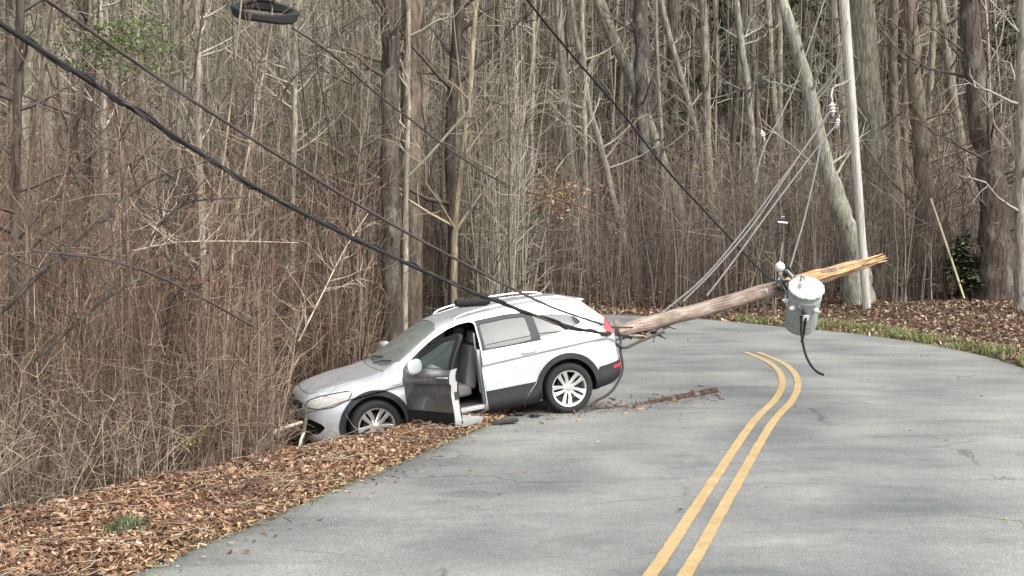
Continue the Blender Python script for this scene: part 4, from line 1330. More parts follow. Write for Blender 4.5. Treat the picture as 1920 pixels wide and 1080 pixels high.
T([(1918, 610), (1914, 400), (1917, 200), (1918, 0)], 31, 24, 22, (.24, .22, .19), 'light trunk cut by the right border', seed=13, nb=20, lo=.2)
T([(1835, 560), (1822, 400), (1790, 200), (1765, 0)], 43, 22, 15, 'mid', 'slim grey trunk between the brown trunk and the very thick trunk', seed=14, nb=30)
T([(1215, 560), (1213, 400), (1205, 200), (1200, 0)], 45, 28, 24, (.07, .058, .055), 'dark purplish trunk behind the leaning trees in the middle', seed=15, nb=20, lo=.3)
T([(1295, 560), (1275, 400), (1262, 200), (1260, 0)], 49, 22, 18, 'dark', 'dark trunk under the black slanting wire', seed=16, nb=20)
T([(925, 565), (920, 420), (922, 300), (918, 0)], 44, 13, 11, 'dark', 'thin dark upright trunk right of the tan birch stem', seed=17, nb=18)
T([(1002, 570), (1000, 430), (996, 290), (1000, 100)], 43.5, 9, 8, 'pale', 'very thin pale trunk below the rust brown beech leaves', seed=18, nb=14)
T([(1422, 545), (1418, 400), (1405, 200), (1380, 0)], 46, 14, 12, (.20, .195, .17), 'grey trunk left of the steep pale jumper wire', seed=19, nb=20)
T([(1500, 560), (1480, 400), (1452, 200), (1440, 0)], 52, 14, 12, 'grey', 'grey background trunk above the upright cutout rod', seed=20, nb=20)
T([(1100, 560), (1096, 400), (1088, 200), (1092, 0)], 50, 16, 13, 'mid', 'mid grey trunk right of the beech leaves', seed=21, nb=20)
T([(1570, 545), (1385, 420), (1380, 300), (1365, 0)], 60, 8, 12, 'mid', 'distant crooked trunk behind the span wires', seed=22, nb=14)
T([(212, 830), (205, 560), (196, 300), (190, 120)], 16.5, 15, 13, (.30, .27, .22), 'pale birch like stem in the left thicket', seed=23, nb=24, ext=4, br=.02, blen=1.6)
T([(400, 800), (385, 560), (375, 350), (372, 150)], 18.5, 13, 12, (.26, .23, .19), 'pale stem in the middle of the left thicket', seed=24, nb=22, ext=4, br=.02, blen=1.6)
T([(20, 900), (25, 600), (30, 300), (38, 0)], 14.5, 20, 16, 'dark', 'dark trunk at the far left border', seed=25, nb=26, ext=4, br=.03, blen=2.0)
T([(180, 800), (172, 560), (168, 300), (165, 0)], 19, 20, 17, (.06, .05, .045), 'dark brown trunk behind the pale birch like stem', seed=26, nb=22, ext=5, br=.03, blen=2.0)
T([(545, 700), (548, 450), (552, 200), (556, 0)], 21, 12, 10, 'pale', 'thin pale trunk below the hanging cable loop', seed=27, nb=22, ext=5, br=.02, blen=1.6)
T([(672, 640), (670, 450), (664, 220), (660, 0)], 23, 14, 12, 'mid', 'slim grey trunk left of the thick dark trunk', seed=28, nb=22, ext=5, br=.03)
T([(300, 760), (322, 540), (335, 300), (345, 0)], 20, 14, 12, 'mid', 'slim grey trunk between the two pale stems on the left', seed=29, nb=22, ext=5, br=.03, blen=2.0)
T([(90, 820), (95, 600), (110, 420), (150, 200)], 15.5, 12, 8, 'brown', 'young crooked brown tree leaning right on the left side', seed=30, nb=26, ext=3, br=.02, blen=2.0)

# more bare trees through the wood
MARKS = [(60, 'near the left border'), (240, 'behind the pale birch like stem'), (420, 'left of the hanging cable loop'), (560, 'below the hanging cable loop'), (700, 'left of the thick dark trunk'),
         (830, 'above the SUV windshield'), (960, 'above the SUV roof'), (1080, 'by the rust brown beech leaves'), (1200, 'above the left end of the broken pole'), (1320, 'behind the black slanting wire'),
         (1440, 'behind the pale span wires'), (1560, 'behind the transformer'), (1680, 'above the splintered pole end'), (1790, 'right of the brown trunk'), (1900, 'behind the very thick trunk'), (9999, 'at the right border')]
def tree_label(u, ti, r, Y):
    tone = ['grey', 'brown', 'light grey', 'dark', 'greenish grey'][ti]
    size = 'very slender' if r < .09 else 'slim' if r < .14 else 'medium' if r < .2 else 'thick'
    dist = 'far upslope' if Y > 62 else 'midway upslope' if Y > 42 else 'at the wood edge'
    return '%s %s tree %s %s' % (size, tone, dist, next(t for m_, t in MARKS if u < m_))
g = np.random.default_rng(5)
cnt = 0; tries = 0; placed = []
while cnt < 120 and tries < 4000:
    tries += 1
    Y = 26 + 64 * g.random() ** 1.1; u = g.uniform(-150, 2080)
    X = (u - 960) / F * Y
    d, sd_ = road_d([X], [Y])
    if d[0] < 2.5: continue
    if Y < 43 and X > -3: continue
    if any(math.hypot(X - a_, Y - b_) < 1.0 for a_, b_ in placed): continue
    placed.append((X, Y))
    z = float(height([X], [Y])[0])
    r = g.uniform(.06, .20) if g.random() < .8 else g.uniform(.2, .34)
    lean = g.normal(0, .05, 2) + np.array([-.02, 0])
    H = CAM_Z + .19 * Y + 1.5 - z
    path = [Vector((X, Y, z))] + [Vector((X + lean[0] * H * t + g.normal(0, .05), Y + lean[1] * H * t, z + H * t)) for t in (.33, .66, 1.0)]
    ti = g.integers(0, 5); tone = [(.18, .16, .128), (.125, .10, .08), (.23, .21, .168), (.07, .058, .047), (.165, .16, .115)][ti]
    side = 'left of the SUV' if X < -2 else 'beyond the bend'
    tree(path, r, r * .75, tone, tree_label(u, ti, r, Y), name='bare_tree',
         group='bare trees in the wood', seed=100 + cnt, nb=22, ext=5, lo=.15, blen=2.4, o2=6, br=.035)
    cnt += 1

# ------------------------------------------------------------------ undergrowth and far wood (stuff)
def scatter(n, ylo, yhi, ulo, uhi, cond, power=1.0, seed=0):
    g = np.random.default_rng(seed)
    Y = ylo + (yhi - ylo) * g.random(n * 3) ** power
    u = g.uniform(ulo, uhi, n * 3)
    X = (u - 960) / F * Y
    d, sd_ = road_d(X, Y)
    ok = cond(X, Y, u, d, sd_)
    X, Y, u = X[ok][:n], Y[ok][:n], u[ok][:n]
    return X, Y, u, height(X, Y)

def stems(name, n, ylo, yhi, ulo, uhi, cond, hlo, hhi, rlo, rhi, palette, label, nside=4, lean=.12, power=1.0, seed=0, curl=.06, blen=.35, K=6):
    g = np.random.default_rng(seed + 77)
    X, Y, u, Z = scatter(n, ylo, yhi, ulo, uhi, cond, power, seed)
    n = len(X)
    H = g.uniform(hlo, hhi, n) * g.uniform(.6, 1.1, n)
    s = np.linspace(0, 1, K)
    ln = g.normal(0, lean, (n, 2))
    P = np.zeros((n, K, 3))
    P[..., 0] = X[:, None] + ln[:, :1] * H[:, None] * s ** 1.4
    P[..., 1] = Y[:, None] + ln[:, 1:] * H[:, None] * s ** 1.4
    P[..., 2] = Z[:, None] - .05 + H[:, None] * s * np.sqrt(np.clip(1 - (ln ** 2).sum(1), .3, 1))[:, None]
    P[:, 1:, :2] += np.cumsum(g.normal(0, curl, (n, K - 1, 2)), 1) * (H[:, None, None] / K)
    r = g.uniform(rlo, rhi, n)
    pal = np.array(palette); c = pal[g.integers(0, len(pal), n)] * g.uniform(.75, 1.25, (n, 1))
    a = Acc(); tube_batch(a, P, r[:, None] * (1 - .75 * s)[None], 3, c)
    m = n * nside
    pi = g.integers(0, n, m); ts = g.uniform(.12, .97, m); f = ts * (K - 1); k0 = np.clip(f.astype(int), 0, K - 2); fr = (f - k0)[:, None]
    b2 = P[pi, k0] * (1 - fr) + P[pi, k0 + 1] * fr
    az = g.uniform(0, 2 * math.pi, m); el = g.normal(.55, .45, m)
    d2 = np.stack([np.cos(az) * np.cos(el), np.sin(az) * np.cos(el), np.sin(el)], 1)
    L2 = H[pi] * blen * g.uniform(.3, 1.0, m)
    s3 = np.linspace(0, 1, 4)
    C2 = b2[:, None] + d2[:, None] * (L2[:, None] * s3)[..., None] + g.normal(0, .09, (m, 4, 3)) * (L2[:, None] * s3)[..., None]
    r2 = np.maximum(r[pi] * .5, .003)
    tube_batch(a, C2, r2[:, None] * (1 - .7 * s3)[None], 3, c[pi] * g.uniform(.85, 1.2, (m, 1)))
    return tag(a.build(name, M['twig']), label, None, None, 'stuff')

PAL_THICK = [(.14, .086, .063), (.18, .115, .084), (.23, .165, .12), (.07, .046, .035), (.29, .225, .165), (.115, .073, .056)]
PAL_GREY = [(.155, .138, .108), (.205, .185, .145), (.085, .074, .060), (.25, .225, .175), (.15, .142, .10)]
def near_car(X, Y, m=.25):
    # footprint of the SUV in its own frame
    hx, hy = -math.cos(R(17)), -math.sin(R(17))
    dx, dy = X - .57, Y - 18.17
    lx = dx * hx + dy * hy; ly = dx * (-hy) + dy * hx
    return (lx > -1.2) & (lx < 3.75 + m) & (np.abs(ly) < 1.0 + m)
def c_left(X, Y, u, d, s):
    return (s < 0) & (d > lip_d(Y) + .15) & (Y < 31.5) & ~near_car(X, Y, .3) & ~((u > 695) & (u < 885) & (Y < 23.5)) & ~((u > 525) & (Y < 18.6) & (X > -3.6))
def c_clump(X, Y, u, d, s): return c_left(X, Y, u, d, s) & (fnoise(X, Y, 1.4, 4.0) + .25 * np.sin(u * .9) > -.28)
def c_left_edge(X, Y, u, d, s):
    return c_left(X, Y, u, d, s) & (d < lip_d(Y) + 2.2)
def c_far(X, Y, u, d, s): return (d > 3.0) & (Y > 38)
def c_under(X, Y, u, d, s): return (s > 0) & (d > np.where(u < 1540, 1.3, 4.5)) & (Y > 33.5)
stems('thicket', 5200, 10.5, 31, -260, 880, c_clump, 1.4, 4.8, .005, .013, PAL_THICK, 'dense reddish brown leafless thicket left of the SUV', nside=9, power=.8, seed=1, lean=.10, blen=.30)
stems('thicket', 2600, 9.5, 24, -200, 640, c_left_edge, .6, 2.0, .004, .008, [(.18, .13, .095), (.28, .22, .165), (.10, .07, .055), (.36, .29, .22)], 'tangled tan twigs along the edge of the leaf bank', nside=7, seed=2, lean=.3, blen=.45)
stems('undergrowth', 6500, 34, 66, 560, 2050, c_under, 1.5, 6.0, .012, .028, [(.135, .10, .082), (.18, .145, .118), (.08, .06, .05), (.22, .185, .15), (.12, .106, .08)], 'leafless undergrowth beyond the bend of the road', nside=6, seed=3, lean=.10)
stems('far_wood', 5200, 48, 125, -250, 2200, c_far, 7, 16, .025, .085, PAL_GREY, 'dense grey winter wood covering the rising ground far behind', nside=7, seed=4, lean=.06, blen=.22, curl=.04, power=.8)
stems('thicket', 1100, 21, 33, 300, 1000, c_left, 4, 9, .012, .03, PAL_GREY, 'taller grey saplings behind the thicket', nside=9, seed=5, lean=.07, blen=.22, curl=.04)

# individual saplings in front of the thicket
g = np.random.default_rng(21)
X, Y, u, Z = scatter(48, 11, 24, 0, 700, c_left, 1.0, 31)
for i in range(len(X)):
    H = g.uniform(2.5, 6.0)
    ln = g.normal(0, .12, 2)
    base = Vector((X[i], Y[i], Z[i]))
    path = [base] + [base + Vector((ln[0] * H * t ** 1.4 + g.normal(0, .06), ln[1] * H * t, H * t)) for t in (.3, .6, 1.0)]
    ti = g.integers(0, 4); tone = [(.26, .21, .155), (.11, .08, .062), (.18, .14, .105), (.05, .04, .033)][ti]
    tree(path, g.uniform(.012, .03), .010, tone, '%s %s sapling %s' % ('short' if H < 3.5 else 'mid height' if H < 4.8 else 'tall', ['tan', 'brown', 'light brown', 'dark'][ti], 'at the thicket edge ' + next(t for m_, t in MARKS if u[i] < m_) if Y[i] < 16 else 'deep in the thicket ' + next(t for m_, t in MARKS if u[i] < m_)), name='sapling', cat='sapling',
         group='slender saplings in the left thicket', seed=400 + i, nb=16, lo=.15, blen=1.3, ext=1.0, flare=1.1, o2=5, br=.010)

# long arching dead branches on the left
for k, (pts, rad, lab, mat_t) in enumerate([
    ([(10, 580, 11.2), (120, 470, 11.3), (215, 385, 11.5), (300, 330, 11.8), (395, 300, 12.2)], .022, 'dark arching branch at upper left below the thick cable', (.07, .06, .05)),
    ([(60, 680, 11.8), (200, 560, 12), (300, 505, 12.3), (385, 465, 12.8)], .020, 'dark forked branch crossing the left thicket', (.07, .06, .05)),
    ([(0, 590, 11), (60, 520, 11), (140, 480, 11.2), (240, 480, 11.6)], .016, 'low dark branch near the left border', (.08, .065, .055)),
    ([(295, 425, 12.6), (340, 385, 12.6), (380, 375, 12.8), (460, 370, 13)], .018, 'short dark bent branch in the middle of the left thicket', (.06, .05, .045)),
    ([(250, 470, 13), (330, 455, 13.1), (430, 452, 13.3), (560, 455, 13.8)], .010, 'pale horizontal branch over the left thicket', (.45, .38, .30)),
    ([(430, 240, 15), (470, 180, 15), (490, 110, 15.2), (495, 60, 15.3)], .014, 'thin dark twig rising to the hanging cable loop', (.08, .065, .055)),
    ([(505, 240, 15), (540, 160, 15), (575, 125, 15), (600, 100, 15.1), (690, 30, 15.5)], .018, 'dark branch rising right of the hanging cable loop', (.07, .06, .055)),
    ([(560, 640, 14.5), (600, 560, 14.6), (645, 470, 15), (690, 400, 15.4)], .010, 'pale leaning stem left of the SUV hood', (.45, .38, .30)),
    ([(600, 760, 13), (420, 880, 12.2), (400, 905, 12.0), (470, 860, 12.3)], .012, 'crooked stick lying at the foot of the thicket', (.16, .12, .10)),
]):
    P = [at(*p) for p in pts]
    if k == 8: P = [at(490, 850, 14.6), at(440, 885, 13.5), at(405, 915, 12.7), at(395, 930, 12.3)]
    root = empty('branch', P[0], lab, 'branch')
    a = Acc(); C = spline(np.array([tuple(p - P[0]) for p in P]), 8)
    rd = np.linspace(rad, rad * .35, len(C))
    tube_batch(a, C, rd, 6, mat_t, cap=True)
    a.build('limb', M['bark'], root, smooth=60)
    ab = Acc(); branches_from(ab, C, rd, 14, .1, .75, rad * .5, .4, mat_t, 900 + k, 3)
    tag(ab.build('twig', M['twig'], root), kind='stuff')

# ------------------------------------------------------------------ leaves
def leaves(name, X, Y, Z, size, palette, label, seed=0, tilt=.55, mat='leaf', lift=.02, kind='stuff', parent=None):
    g = np.random.default_rng(seed)
    n = len(X)
    az = g.uniform(0, 2 * math.pi, n); sz = size * g.uniform(.4, 1.4, n)
    # local leaf: 3x2 folded strip with pointed ends, 4 quads -> 8 verts
    loc = np.array([(-1, 0, 0), (-.45, -.42, .18), (-.45, .42, .18), (-.45, 0, -.02), (.4, -.38, .22), (.4, .38, .22), (.4, 0, .02), (1, 0, .3)], float)
    V = np.tile(loc, (n, 1, 1))
    V[:, :, 2] *= g.uniform(-1.2, 1.8, (n, 1)); V[:, :, 1] *= g.uniform(.6, 1.25, (n, 1))
    V *= sz[:, None, None] / 2
    # tilt then yaw
    tx, ty = g.normal(0, tilt, n), g.normal(0, tilt, n)
    x, y, z = V[..., 0].copy(), V[..., 1].copy(), V[..., 2].copy()
    c, s = np.cos(tx)[:, None], np.sin(tx)[:, None]; y, z = y * c - z * s, y * s + z * c
    c, s = np.cos(ty)[:, None], np.sin(ty)[:, None]; x, z = x * c + z * s, -x * s + z * c
    c, s = np.cos(az)[:, None], np.sin(az)[:, None]; x, y = x * c - y * s, x * s + y * c
    V = np.stack([x + X[:, None], y + Y[:, None], z + (Z + lift * g.random(n) + sz * .12)[:, None]], -1)
    q = np.array([(1, 4, 6, 3), (3, 6, 5, 2)]); t = np.array([(0, 1, 3), (0, 3, 2), (4, 7, 6), (6, 7, 5)])
    off = (np.arange(n) * 8)[:, None, None]
    pal = np.array(palette); patch = (fnoise(X, Y, 2.3, seed) * .5 + .5) * .45 + .72 + .25 * fnoise(X, Y, 6.0, seed + 2)
    col = pal[g.integers(0, len(pal), n)] * g.uniform(.68, 1.2, (n, 1)) * patch[:, None]
    a = Acc(); a.add(V.reshape(-1, 3), (q[None] + off).reshape(-1, 4), (t[None] + off).reshape(-1, 3), np.repeat(col, 8, axis=0))
    return tag(a.build(name, M[mat], parent), label, None, None, kind)
PAL_LEAF = [(.26, .145, .082), (.19, .09, .052), (.32, .20, .125), (.42, .29, .19), (.11, .055, .035), (.30, .165, .09), (.52, .39, .28), (.08, .045, .03), (.24, .13, .075), (.37, .235, .145)]
PAL_TAN = [(.32, .22, .12), (.26, .16, .075), (.42, .31, .19), (.18, .10, .05), (.16, .10, .05)]
PAL_RED = [(.20, .115, .08), (.27, .165, .115), (.14, .08, .056), (.38, .27, .19), (.09, .055, .04), (.18, .12, .085)]
def c_bank(X, Y, u, d, s): return (s < 0) & (d > -.05 + .04 * np.sin(Y * 7)) & (d < lip_d(Y) + .9) & (Y < 30)
X, Y, u, Z = scatter(46000, 7.5, 22, -200, 1000, c_bank, .8, 51)
leaves('leaf_litter', X, Y, Z, .062, PAL_LEAF, 'deep orange brown dead leaves banked along the left edge of the road', 1)
def c_bank2(X, Y, u, d, s): return (s < 0) & (d > -.10) & (d < .45) & (Y < 24)
X, Y, u, Z = scatter(5000, 7.5, 17, -100, 1000, c_bank2, .8, 52)
leaves('leaf_litter', X, Y, np.maximum(Z, -.0), .06, PAL_TAN, 'dry tan leaf crumbs and grass thatch at the asphalt edge', 2, tilt=.3)
def c_spill(X, Y, u, d, s): return (s < 0) & (d < .02) & (d > -.75 * np.resize(g_sp, len(d)) ** 2.2)
g_sp = np.random.default_rng(6).random(6000)
X, Y, u, Z = scatter(1500, 8, 18, 0, 1000, c_spill, 1.0, 57)
leaves('leaf_litter', X, Y, np.full(len(X), .004), .05, PAL_LEAF, 'loose leaves spilling from the bank onto the asphalt', 9, tilt=.3)
def c_thick(X, Y, u, d, s): return (s < 0) & (d > lip_d(Y) + .2) & (Y < 30)
X, Y, u, Z = scatter(14000, 10, 28, -250, 800, c_thick, .9, 53)
leaves('leaf_litter', X, Y, Z, .10, PAL_RED, 'brown fallen leaves under the thicket left of the SUV', 3)
def c_rb(X, Y, u, d, s): return (s > 0) & (d > .25) & (d < 13) & (Y > 20)
X, Y, u, Z = scatter(30000, 22, 52, 950, 2050, c_rb, 1.0, 54)
leaves('leaf_litter', X, Y, Z, .105, PAL_RED + [(.5, .38, .28), (.12, .12, .05)], 'reddish brown fallen leaves on the bank beyond the road', 4)
def c_rr(X, Y, u, d, s): return (s > 0) & (d > -.05) & (d < 1.4) & (Y > 26)
X, Y, u, Z = scatter(5000, 26, 41, 950, 1800, c_rr, 1.0, 55)
leaves('leaf_litter', X, Y, Z, .11, PAL_TAN + [(.5, .44, .36)], 'pale tan leaves along the far edge of the road', 5)
# leaf crumbs strewn on the asphalt round the car
g = np.random.default_rng(3)
n = 520
t = g.random(n)
U = np.where(g.random(n) < .8, 1085 + 270 * t, 960 + 150 * t); Vp = np.where(U > 1085, 775 - 34 * ((U - 1085) / 270), 778) + g.normal(0, 7, n)
Yd = np.array([6360 / (v_ - 410) for v_ in Vp]); Xd = (U - 960) / F * Yd
leaves('bark_litter', Xd, Yd, np.full(n, .012), .045, [(.06, .035, .025), (.11, .065, .045), (.04, .028, .022), (.17, .11, .08)], 'dark bark crumbs and chips strewn on the asphalt behind the rear wheel', 6, tilt=.25)
n = 160
Yd = g.uniform(9.5, 30, n); Xd = np.interp(Yd, CEN[:, 1], CEN[:, 0]) + g.uniform(-4, 4, n)
d, sd_ = road_d(Xd, Yd); ok = d < -.2
leaves('leaf_litter', Xd[ok], Yd[ok], np.full(ok.sum(), .013), .045, PAL_TAN, 'few scattered leaf scraps on the asphalt', 7, tilt=.2)

g = np.random.default_rng(44)
X, Y, u, Z = scatter(900, 8, 20, -100, 900, c_bank, .8, 58)
n = len(X); az = g.uniform(0, 6.28, n); L = g.uniform(.06, .30, n)
P = np.zeros((n, 4, 3)); s = np.linspace(-1, 1, 4)
P[..., 0] = X[:, None] + np.cos(az)[:, None] * L[:, None] * s; P[..., 1] = Y[:, None] + np.sin(az)[:, None] * L[:, None] * s; P[..., 2] = Z[:, None] + .04
P += g.normal(0, .018, P.shape)
a = Acc(); tube_batch(a, P, np.full((n, 4), .0045), 3, np.array([(.10, .07, .05), (.3, .24, .17), (.16, .11, .08)])[g.integers(0, 3, n)])
tag(a.build('fallen_twigs', M['twig']), 'thin fallen twigs lying on the orange brown leaf bank', kind='stuff')

# rust-brown beech leaves that stayed on a young tree
def leafy(u, v, Y, w, h, n, pal, label, size, name='beech_tree', seed=0, tint='mid'):
    g = np.random.default_rng(seed)
    c = at(u, v, Y); gx_, gz_ = c.x, float(height([c.x], [Y])[0])
    root = empty(name, (c.x, Y, gz_), label, 'tree')
    hgt = c.z - gz_ + h * px(Y) * .5
    P = spline(np.array([(0, 0, -.1), (.05, 0, hgt * .5), (-.03, .05, hgt * .8), (.05, 0, hgt)]), 6)
    rads = np.linspace(.035, .008, len(P))
    a = Acc(); tube_batch(a, P, rads, 8, TINT[tint]); a.build('trunk', M['bark'], root, smooth=60)
    a = Acc(); branches_from(a, P, rads, 30, .45, w * px(Y) * .75, .012, .25, TINT[tint], seed, 5); a.build('crown', M['twig'], root)
    X = g.normal(0, w * px(Y) * .32, n); Yy = g.normal(0, w * px(Y) * .3, n); Zz = g.normal(c.z - gz_, h * px(Y) * .26, n)
    # clumps on layered sprays
    Zz = np.round(Zz / .22) * .22 + g.normal(0, .05, n)
    leaves('foliage', X, Yy, Zz, size, pal, None, seed, tilt=.6, kind=None, parent=root)
    return root
leafy(1020, 372, 37.8, 115, 75, 1000, [(.30, .185, .09), (.40, .26, .14), (.22, .13, .07)], 'young beech holding rust brown leaves in the middle of the wood', .13, seed=61)
leafy(1310, 335, 44, 70, 110, 160, [(.38, .26, .12), (.45, .34, .17)], 'small tree with sparse yellow brown leaves right of the leaning trees', .12, seed=62)
leafy(225, 85, 15, 190, 110, 2600, [(.115, .15, .055), (.15, .185, .075), (.08, .11, .045), (.19, .21, .10)], 'young tree with thin green foliage at the top left', .05, name='green_tree', seed=63)
leafy(345, 825, 13.6, 60, 40, 50, [(.50, .50, .14), (.4, .42, .12)], 'tiny shrub with a few yellow green leaves at the foot of the thicket', .05, name='shrub', seed=64)

# evergreens in the background: layered boughs of dark needles
def evergreen(X, Y, H, label, seed, spread=.28, dens=1.0):
    g = np.random.default_rng(seed)
    z0 = float(height([X], [Y])[0])
    root = empty('evergreen_tree', (X, Y, z0), label, 'tree', 'dim evergreens in the wood beyond the bend')
    P = np.array([(0, 0, -.2), (.03, 0, H * .5), (0, .05, H)]); P = spline(P, 6)
    a = Acc(); tube_batch(a, P, np.linspace(.14, .02, len(P)), 8, (.11, .09, .075)); a.build('trunk', M['bark'], root, smooth=60)
    nb = int(90 * dens)
    t = g.uniform(.06, 1, nb); az = g.uniform(0, 2 * math.pi, nb); L = H * spread * (1.05 - t) * g.uniform(.6, 1.15, nb) + .3
    ac = Acc(); s = np.linspace(0, 1, 5)
    d = np.stack([np.cos(az), np.sin(az), np.full(nb, -.05)], 1)
    C = np.zeros((nb, 5, 3)); C[..., 2] = (t * H)[:, None]
    C = C + d[:, None] * (L[:, None] * s)[..., None]; C[..., 2] -= (s ** 2)[None] * L[:, None] * .22
    tube_batch(ac, C, np.full((nb, 5), .016) * (1 - .7 * s)[None], 3, (.10, .08, .07))
    m = int(nb * 46)
    pi = g.integers(0, nb, m); ts = g.uniform(.15, 1.0, m); f = ts * 4; k0 = np.clip(f.astype(int), 0, 3); fr = (f - k0)[:, None]
    b2 = C[pi, k0] * (1 - fr) + C[pi, k0 + 1] * fr + g.normal(0, .07, (m, 3))
    d2 = d[pi] * .5 + g.normal(0, .5, (m, 3)) * [1, 1, .3]; d2 /= np.linalg.norm(d2, axis=1, keepdims=True)
    w = np.cross(d2, [0, 0, 1]); w /= np.linalg.norm(w, axis=1, keepdims=True) + 1e-6
    l = g.uniform(.12, .34, m)[:, None]
    V = np.stack([b2 - w * .02, b2 + w * .02, b2 + d2 * l + w * .045 - [0, 0, .03], b2 + d2 * l - w * .045 - [0, 0, .03]], 1)
    col = np.array([(.055, .07, .035), (.075, .085, .045), (.045, .058, .035), (.10, .105, .06)])[g.integers(0, 4, m)] * g.uniform(.8, 1.4, (m, 1))
    ac.add(V.reshape(-1, 3), np.arange(m * 4).reshape(-1, 4), None, np.repeat(col, 4, axis=0))
    ac.build('crown', M['needle'], root)
    return root
gg = np.random.default_rng(9)
for k, (u_, Y_, H_) in enumerate([(1170, 62, 15), (1290, 70, 18), (1060, 75, 18), (1400, 66, 15), (1500, 58, 14), (1560, 75, 20), (1680, 60, 16), (1790, 55, 15), (1850, 66, 18), (1920, 52, 14), (1980, 60, 16), (940, 80, 18), (1345, 56, 10), (1740, 72, 20)]):
    evergreen((u_ - 960) / F * Y_, Y_, H_, 'dim %s evergreen far back %s' % ('short' if H_ < 15 else 'mid sized' if H_ < 18 else 'tall', next(t for m_, t in MARKS if u_ < m_)), 70 + k)
ev = evergreen((1812 - 960) / F * 34.5, 34.5, 1.7, 'low dark evergreen bush between the brown trunk and the very thick trunk', 99, spread=.34, dens=.3)
ev.name = 'evergreen_bush'; ev['category'] = 'bush'; del ev['group']

# ------------------------------------------------------------------ grass on the right verge
def grass(name, X, Y, Z, h, pal, label, seed):
    g = np.random.default_rng(seed); n = len(X)
    az = g.uniform(0, 2 * math.pi, n); H = h * g.uniform(.5, 1.3, n); w = .009
    dx, dy = np.cos(az), np.sin(az); ln = g.uniform(.1, .8, n) * H
    b = np.stack([X, Y, Z - .01], 1); side = np.stack([-dy, dx, 0 * dx], 1) * w
    mid = b + np.stack([dx * ln * .35, dy * ln * .35, H * .6], 1); tip = b + np.stack([dx * ln, dy * ln, H], 1)
    V = np.stack([b - side, b + side, mid + side * .8, mid - side * .8, tip], 1)
    off = (np.arange(n) * 5)[:, None]
    q = np.array([[0, 1, 2, 3]]) + off; t = np.array([[3, 2, 4]]) + off
    col = np.array(pal)[g.integers(0, len(pal), n)] * g.uniform(.75, 1.25, (n, 1))
    a = Acc(); a.add(V.reshape(-1, 3), q, t, np.repeat(col, 5, axis=0))
    return tag(a.build(name, M['grass']), label, None, None, 'stuff')
PAL_G = [(.12, .16, .055), (.17, .21, .075), (.25, .25, .11), (.32, .28, .16), (.09, .115, .045)]
def c_gr(X, Y, u, d, s): return (s > 0) & (d > .02 + .1 * np.sin(X * 9)) & (d < .95 + .55 * np.sin(X * 1.7) + .35 * np.sin(X * 4.1 + Y)) & (Y < 34.5) & (fnoise(X, Y, 4.0, 5.0) > -.25)
X, Y, u, Z = scatter(34000, 20, 34.5, 1380, 2050, c_gr, 1, 81)
grass('grass', X, Y, Z, .13, PAL_G, 'green and straw coloured grass on the right verge', 1)
def c_gl(X, Y, u, d, s): return (s < 0) & (d > -.03) & (d < .22 + .1 * np.sin(Y * 3)) & (Y < 20)
X, Y, u, Z = scatter(5000, 7.5, 17, 100, 960, c_gl, .8, 82)
grass('grass', X, Y, np.maximum(Z, -.01), .045, [(.30, .30, .17), (.42, .36, .22), (.22, .25, .12), (.5, .42, .28)], 'short straw coloured grass along the left asphalt edge', 2)
gX, gY = at(238, 1000, 10.75).x, 10.75
g = np.random.default_rng(4)
o = grass('grass_tuft', gX + g.normal(0, .075, 420), gY + g.normal(0, .12, 420), np.full(420, float(height([gX], [gY])[0]) + .03), .055, [(.07, .10, .045), (.11, .14, .07), (.16, .15, .09)], 'small dark green tuft among the leaves at lower left', 3)


# ------------------------------------------------------------------ logs, rocks, debris
def log(pts, r0, r1, tint, label, name='log', cat='log', seed=0):
    P = spline(np.array([tuple(p) for p in pts]), 6); b0 = P[0].copy()
    a = Acc(); tube_batch(a, P - b0, np.linspace(r0, r1, len(P)), 10, tint, cap=True)
    v = a.v[0]
    for i in range(len(v)):
        nn = mnoise.noise(Vector(v[i] * 6) + Vector((seed, 0, 0)))
        c_ = (P - b0)[i // 10]; v[i] = c_ + (v[i] - c_) * (1 + .25 * nn)
    o = a.build(name, M['bark'], smooth=50, loc=Vector(b0))
    return tag(o, label, cat)
log([at(1565, 583, 35.5), at(1610, 580, 35.7), at(1660, 575, 35.8), at(1703, 565, 35.6)], .09, .11, (.46, .36, .30), 'pale fallen log lying behind the standing pole')
log([at(1180, 585, 41), at(1280, 578, 41), at(1400, 585, 42)], .10, .07, (.34, .29, .25), 'grey fallen log on the far bank above the broken pole')
log([at(440, 822, 15.4), at(480, 812, 15.6), at(520, 815, 15.6)], .09, .06, (.10, .065, .045), 'short dark rotten log in front of the SUV nose')
log([at(508, 812, 15.3), at(540, 800, 15.5), at(566, 792, 15.7)], .025, .02, (.5, .43, .36), 'pale stick poking out in front of the SUV bumper', 'stick', 'stick')
log([at(574, 778, 15.55), at(570, 805, 15.5), at(563, 842, 15.35)], .030, .022, (.05, .04, .035), 'dark broken stub standing against the SUV bumper', 'stub', 'stub')
log([at(560, 850, 15.0), at(564, 825, 15.3), at(570, 812, 15.4)], .018, .012, (.6, .55, .48), 'white splinter beside the dark stub at the SUV bumper', 'stick', 'stick')
log([at(1215, 757, 18.2), at(1262, 748, 18.6), at(1305, 740, 19.0), at(1342, 733, 19.4)], .040, .060, (.06, .042, .032), 'dark broken slab of pole wood lying on the road behind the car', 'wood_slab', 'wood')
log([at(1112, 771, 17.65), at(1160, 766, 17.85), at(1222, 757, 18.25)], .034, .045, (.10, .062, .048), 'thin reddish stick on the road next to the rear wheel', 'stick', 'stick')
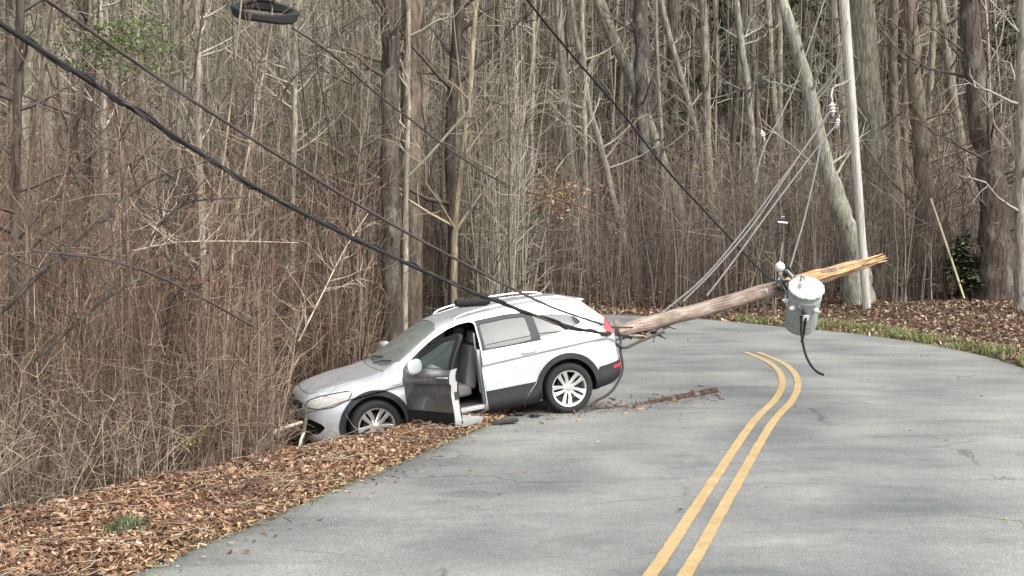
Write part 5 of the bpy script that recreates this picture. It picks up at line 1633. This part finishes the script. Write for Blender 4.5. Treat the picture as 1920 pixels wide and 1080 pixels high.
def rock(p, s, tint, label, seed=0, name='rock', cat='rock'):
    bm = bmesh.new(); bmesh.ops.create_icosphere(bm, subdivisions=3, radius=1)
    for v in bm.verts:
        n_ = mnoise.noise(v.co * 1.3 + Vector((seed, 0, 0)))
        v.co = Vector((v.co.x * s[0], v.co.y * s[1], v.co.z * s[2])) * (1 + .35 * n_)
    me = bpy.data.meshes.new(name); bm.to_mesh(me); bm.free()
    o = link(name, me, plain('stone', tint, .9, grime=.4), None, p, 35)
    return tag(o, label, cat)
rock(at(1862, 580, 33), (.14, .12, .14), (.55, .52, .46), 'pale pointed stone at the foot of the very thick trunk', 1)
rock(at(1698, 592, 33.4), (.13, .1, .09), (.50, .36, .28), 'reddish pale stone on the verge below the brown trunk', 2)
rock(at(1738, 572, 34.5), (.34, .25, .16), (.05, .045, .04), 'dark mossy stone at the foot of the brown trunk', 3)
g = np.random.default_rng(12)
for k in range(26):
    U = g.uniform(985, 1390); Vv = 792 - 52 * (U - 985) / 405 + g.normal(0, 12)
    Y_ = 6360 / (Vv - 410)
    p = Vector(((U - 960) / F * Y_, Y_, .016))
    L = g.uniform(.03, .11)
    me = box_mesh('chip', (-L, -.014, -.006), (L, .014, .010), .004, 1)
    for v in me.vertices:
        if v.co.x > 0: v.co.y *= .4
    o = link('wood_chip', me, M['raw_wood'] if k % 4 == 0 else M['pole_wood'], None, p)
    o.rotation_euler = (0, 0, g.uniform(0, 3.1))
    tag(o, 'small chip of broken pole wood on the asphalt near the rear wheel', 'wood chip', 'wood chips scattered behind the car')
me = box_mesh('pc', (-.16, -.07, 0), (.16, .07, .035), .012)
for v in me.vertices: v.co.z += .02 * math.sin(v.co.x * 9)
o = link('plastic_fragment', me, M['black_plastic'], None, (at(948, 797, 16.45).x, 16.45, .012)); o.rotation_euler = (0, 0, R(6))
tag(o, 'flat black plastic fragment on the asphalt below the rear door', 'fragment')
for k, (u_, v_) in enumerate([(975, 781), (1003, 785)]):
    Y_ = 6360 / (v_ - 410)
    me = box_mesh('pc', (-.06, -.05, 0), (.06, .05, .03), .01)
    o = link('plastic_fragment', me, M['black_plastic'], None, ((u_ - 960) / F * Y_, Y_, .012)); o.rotation_euler = (0, 0, R(40 * k))
    tag(o, 'smaller black fragment lying under the SUV ' + ('closest to the rear door' if k == 0 else 'closest to the rear wheel'), 'fragment')
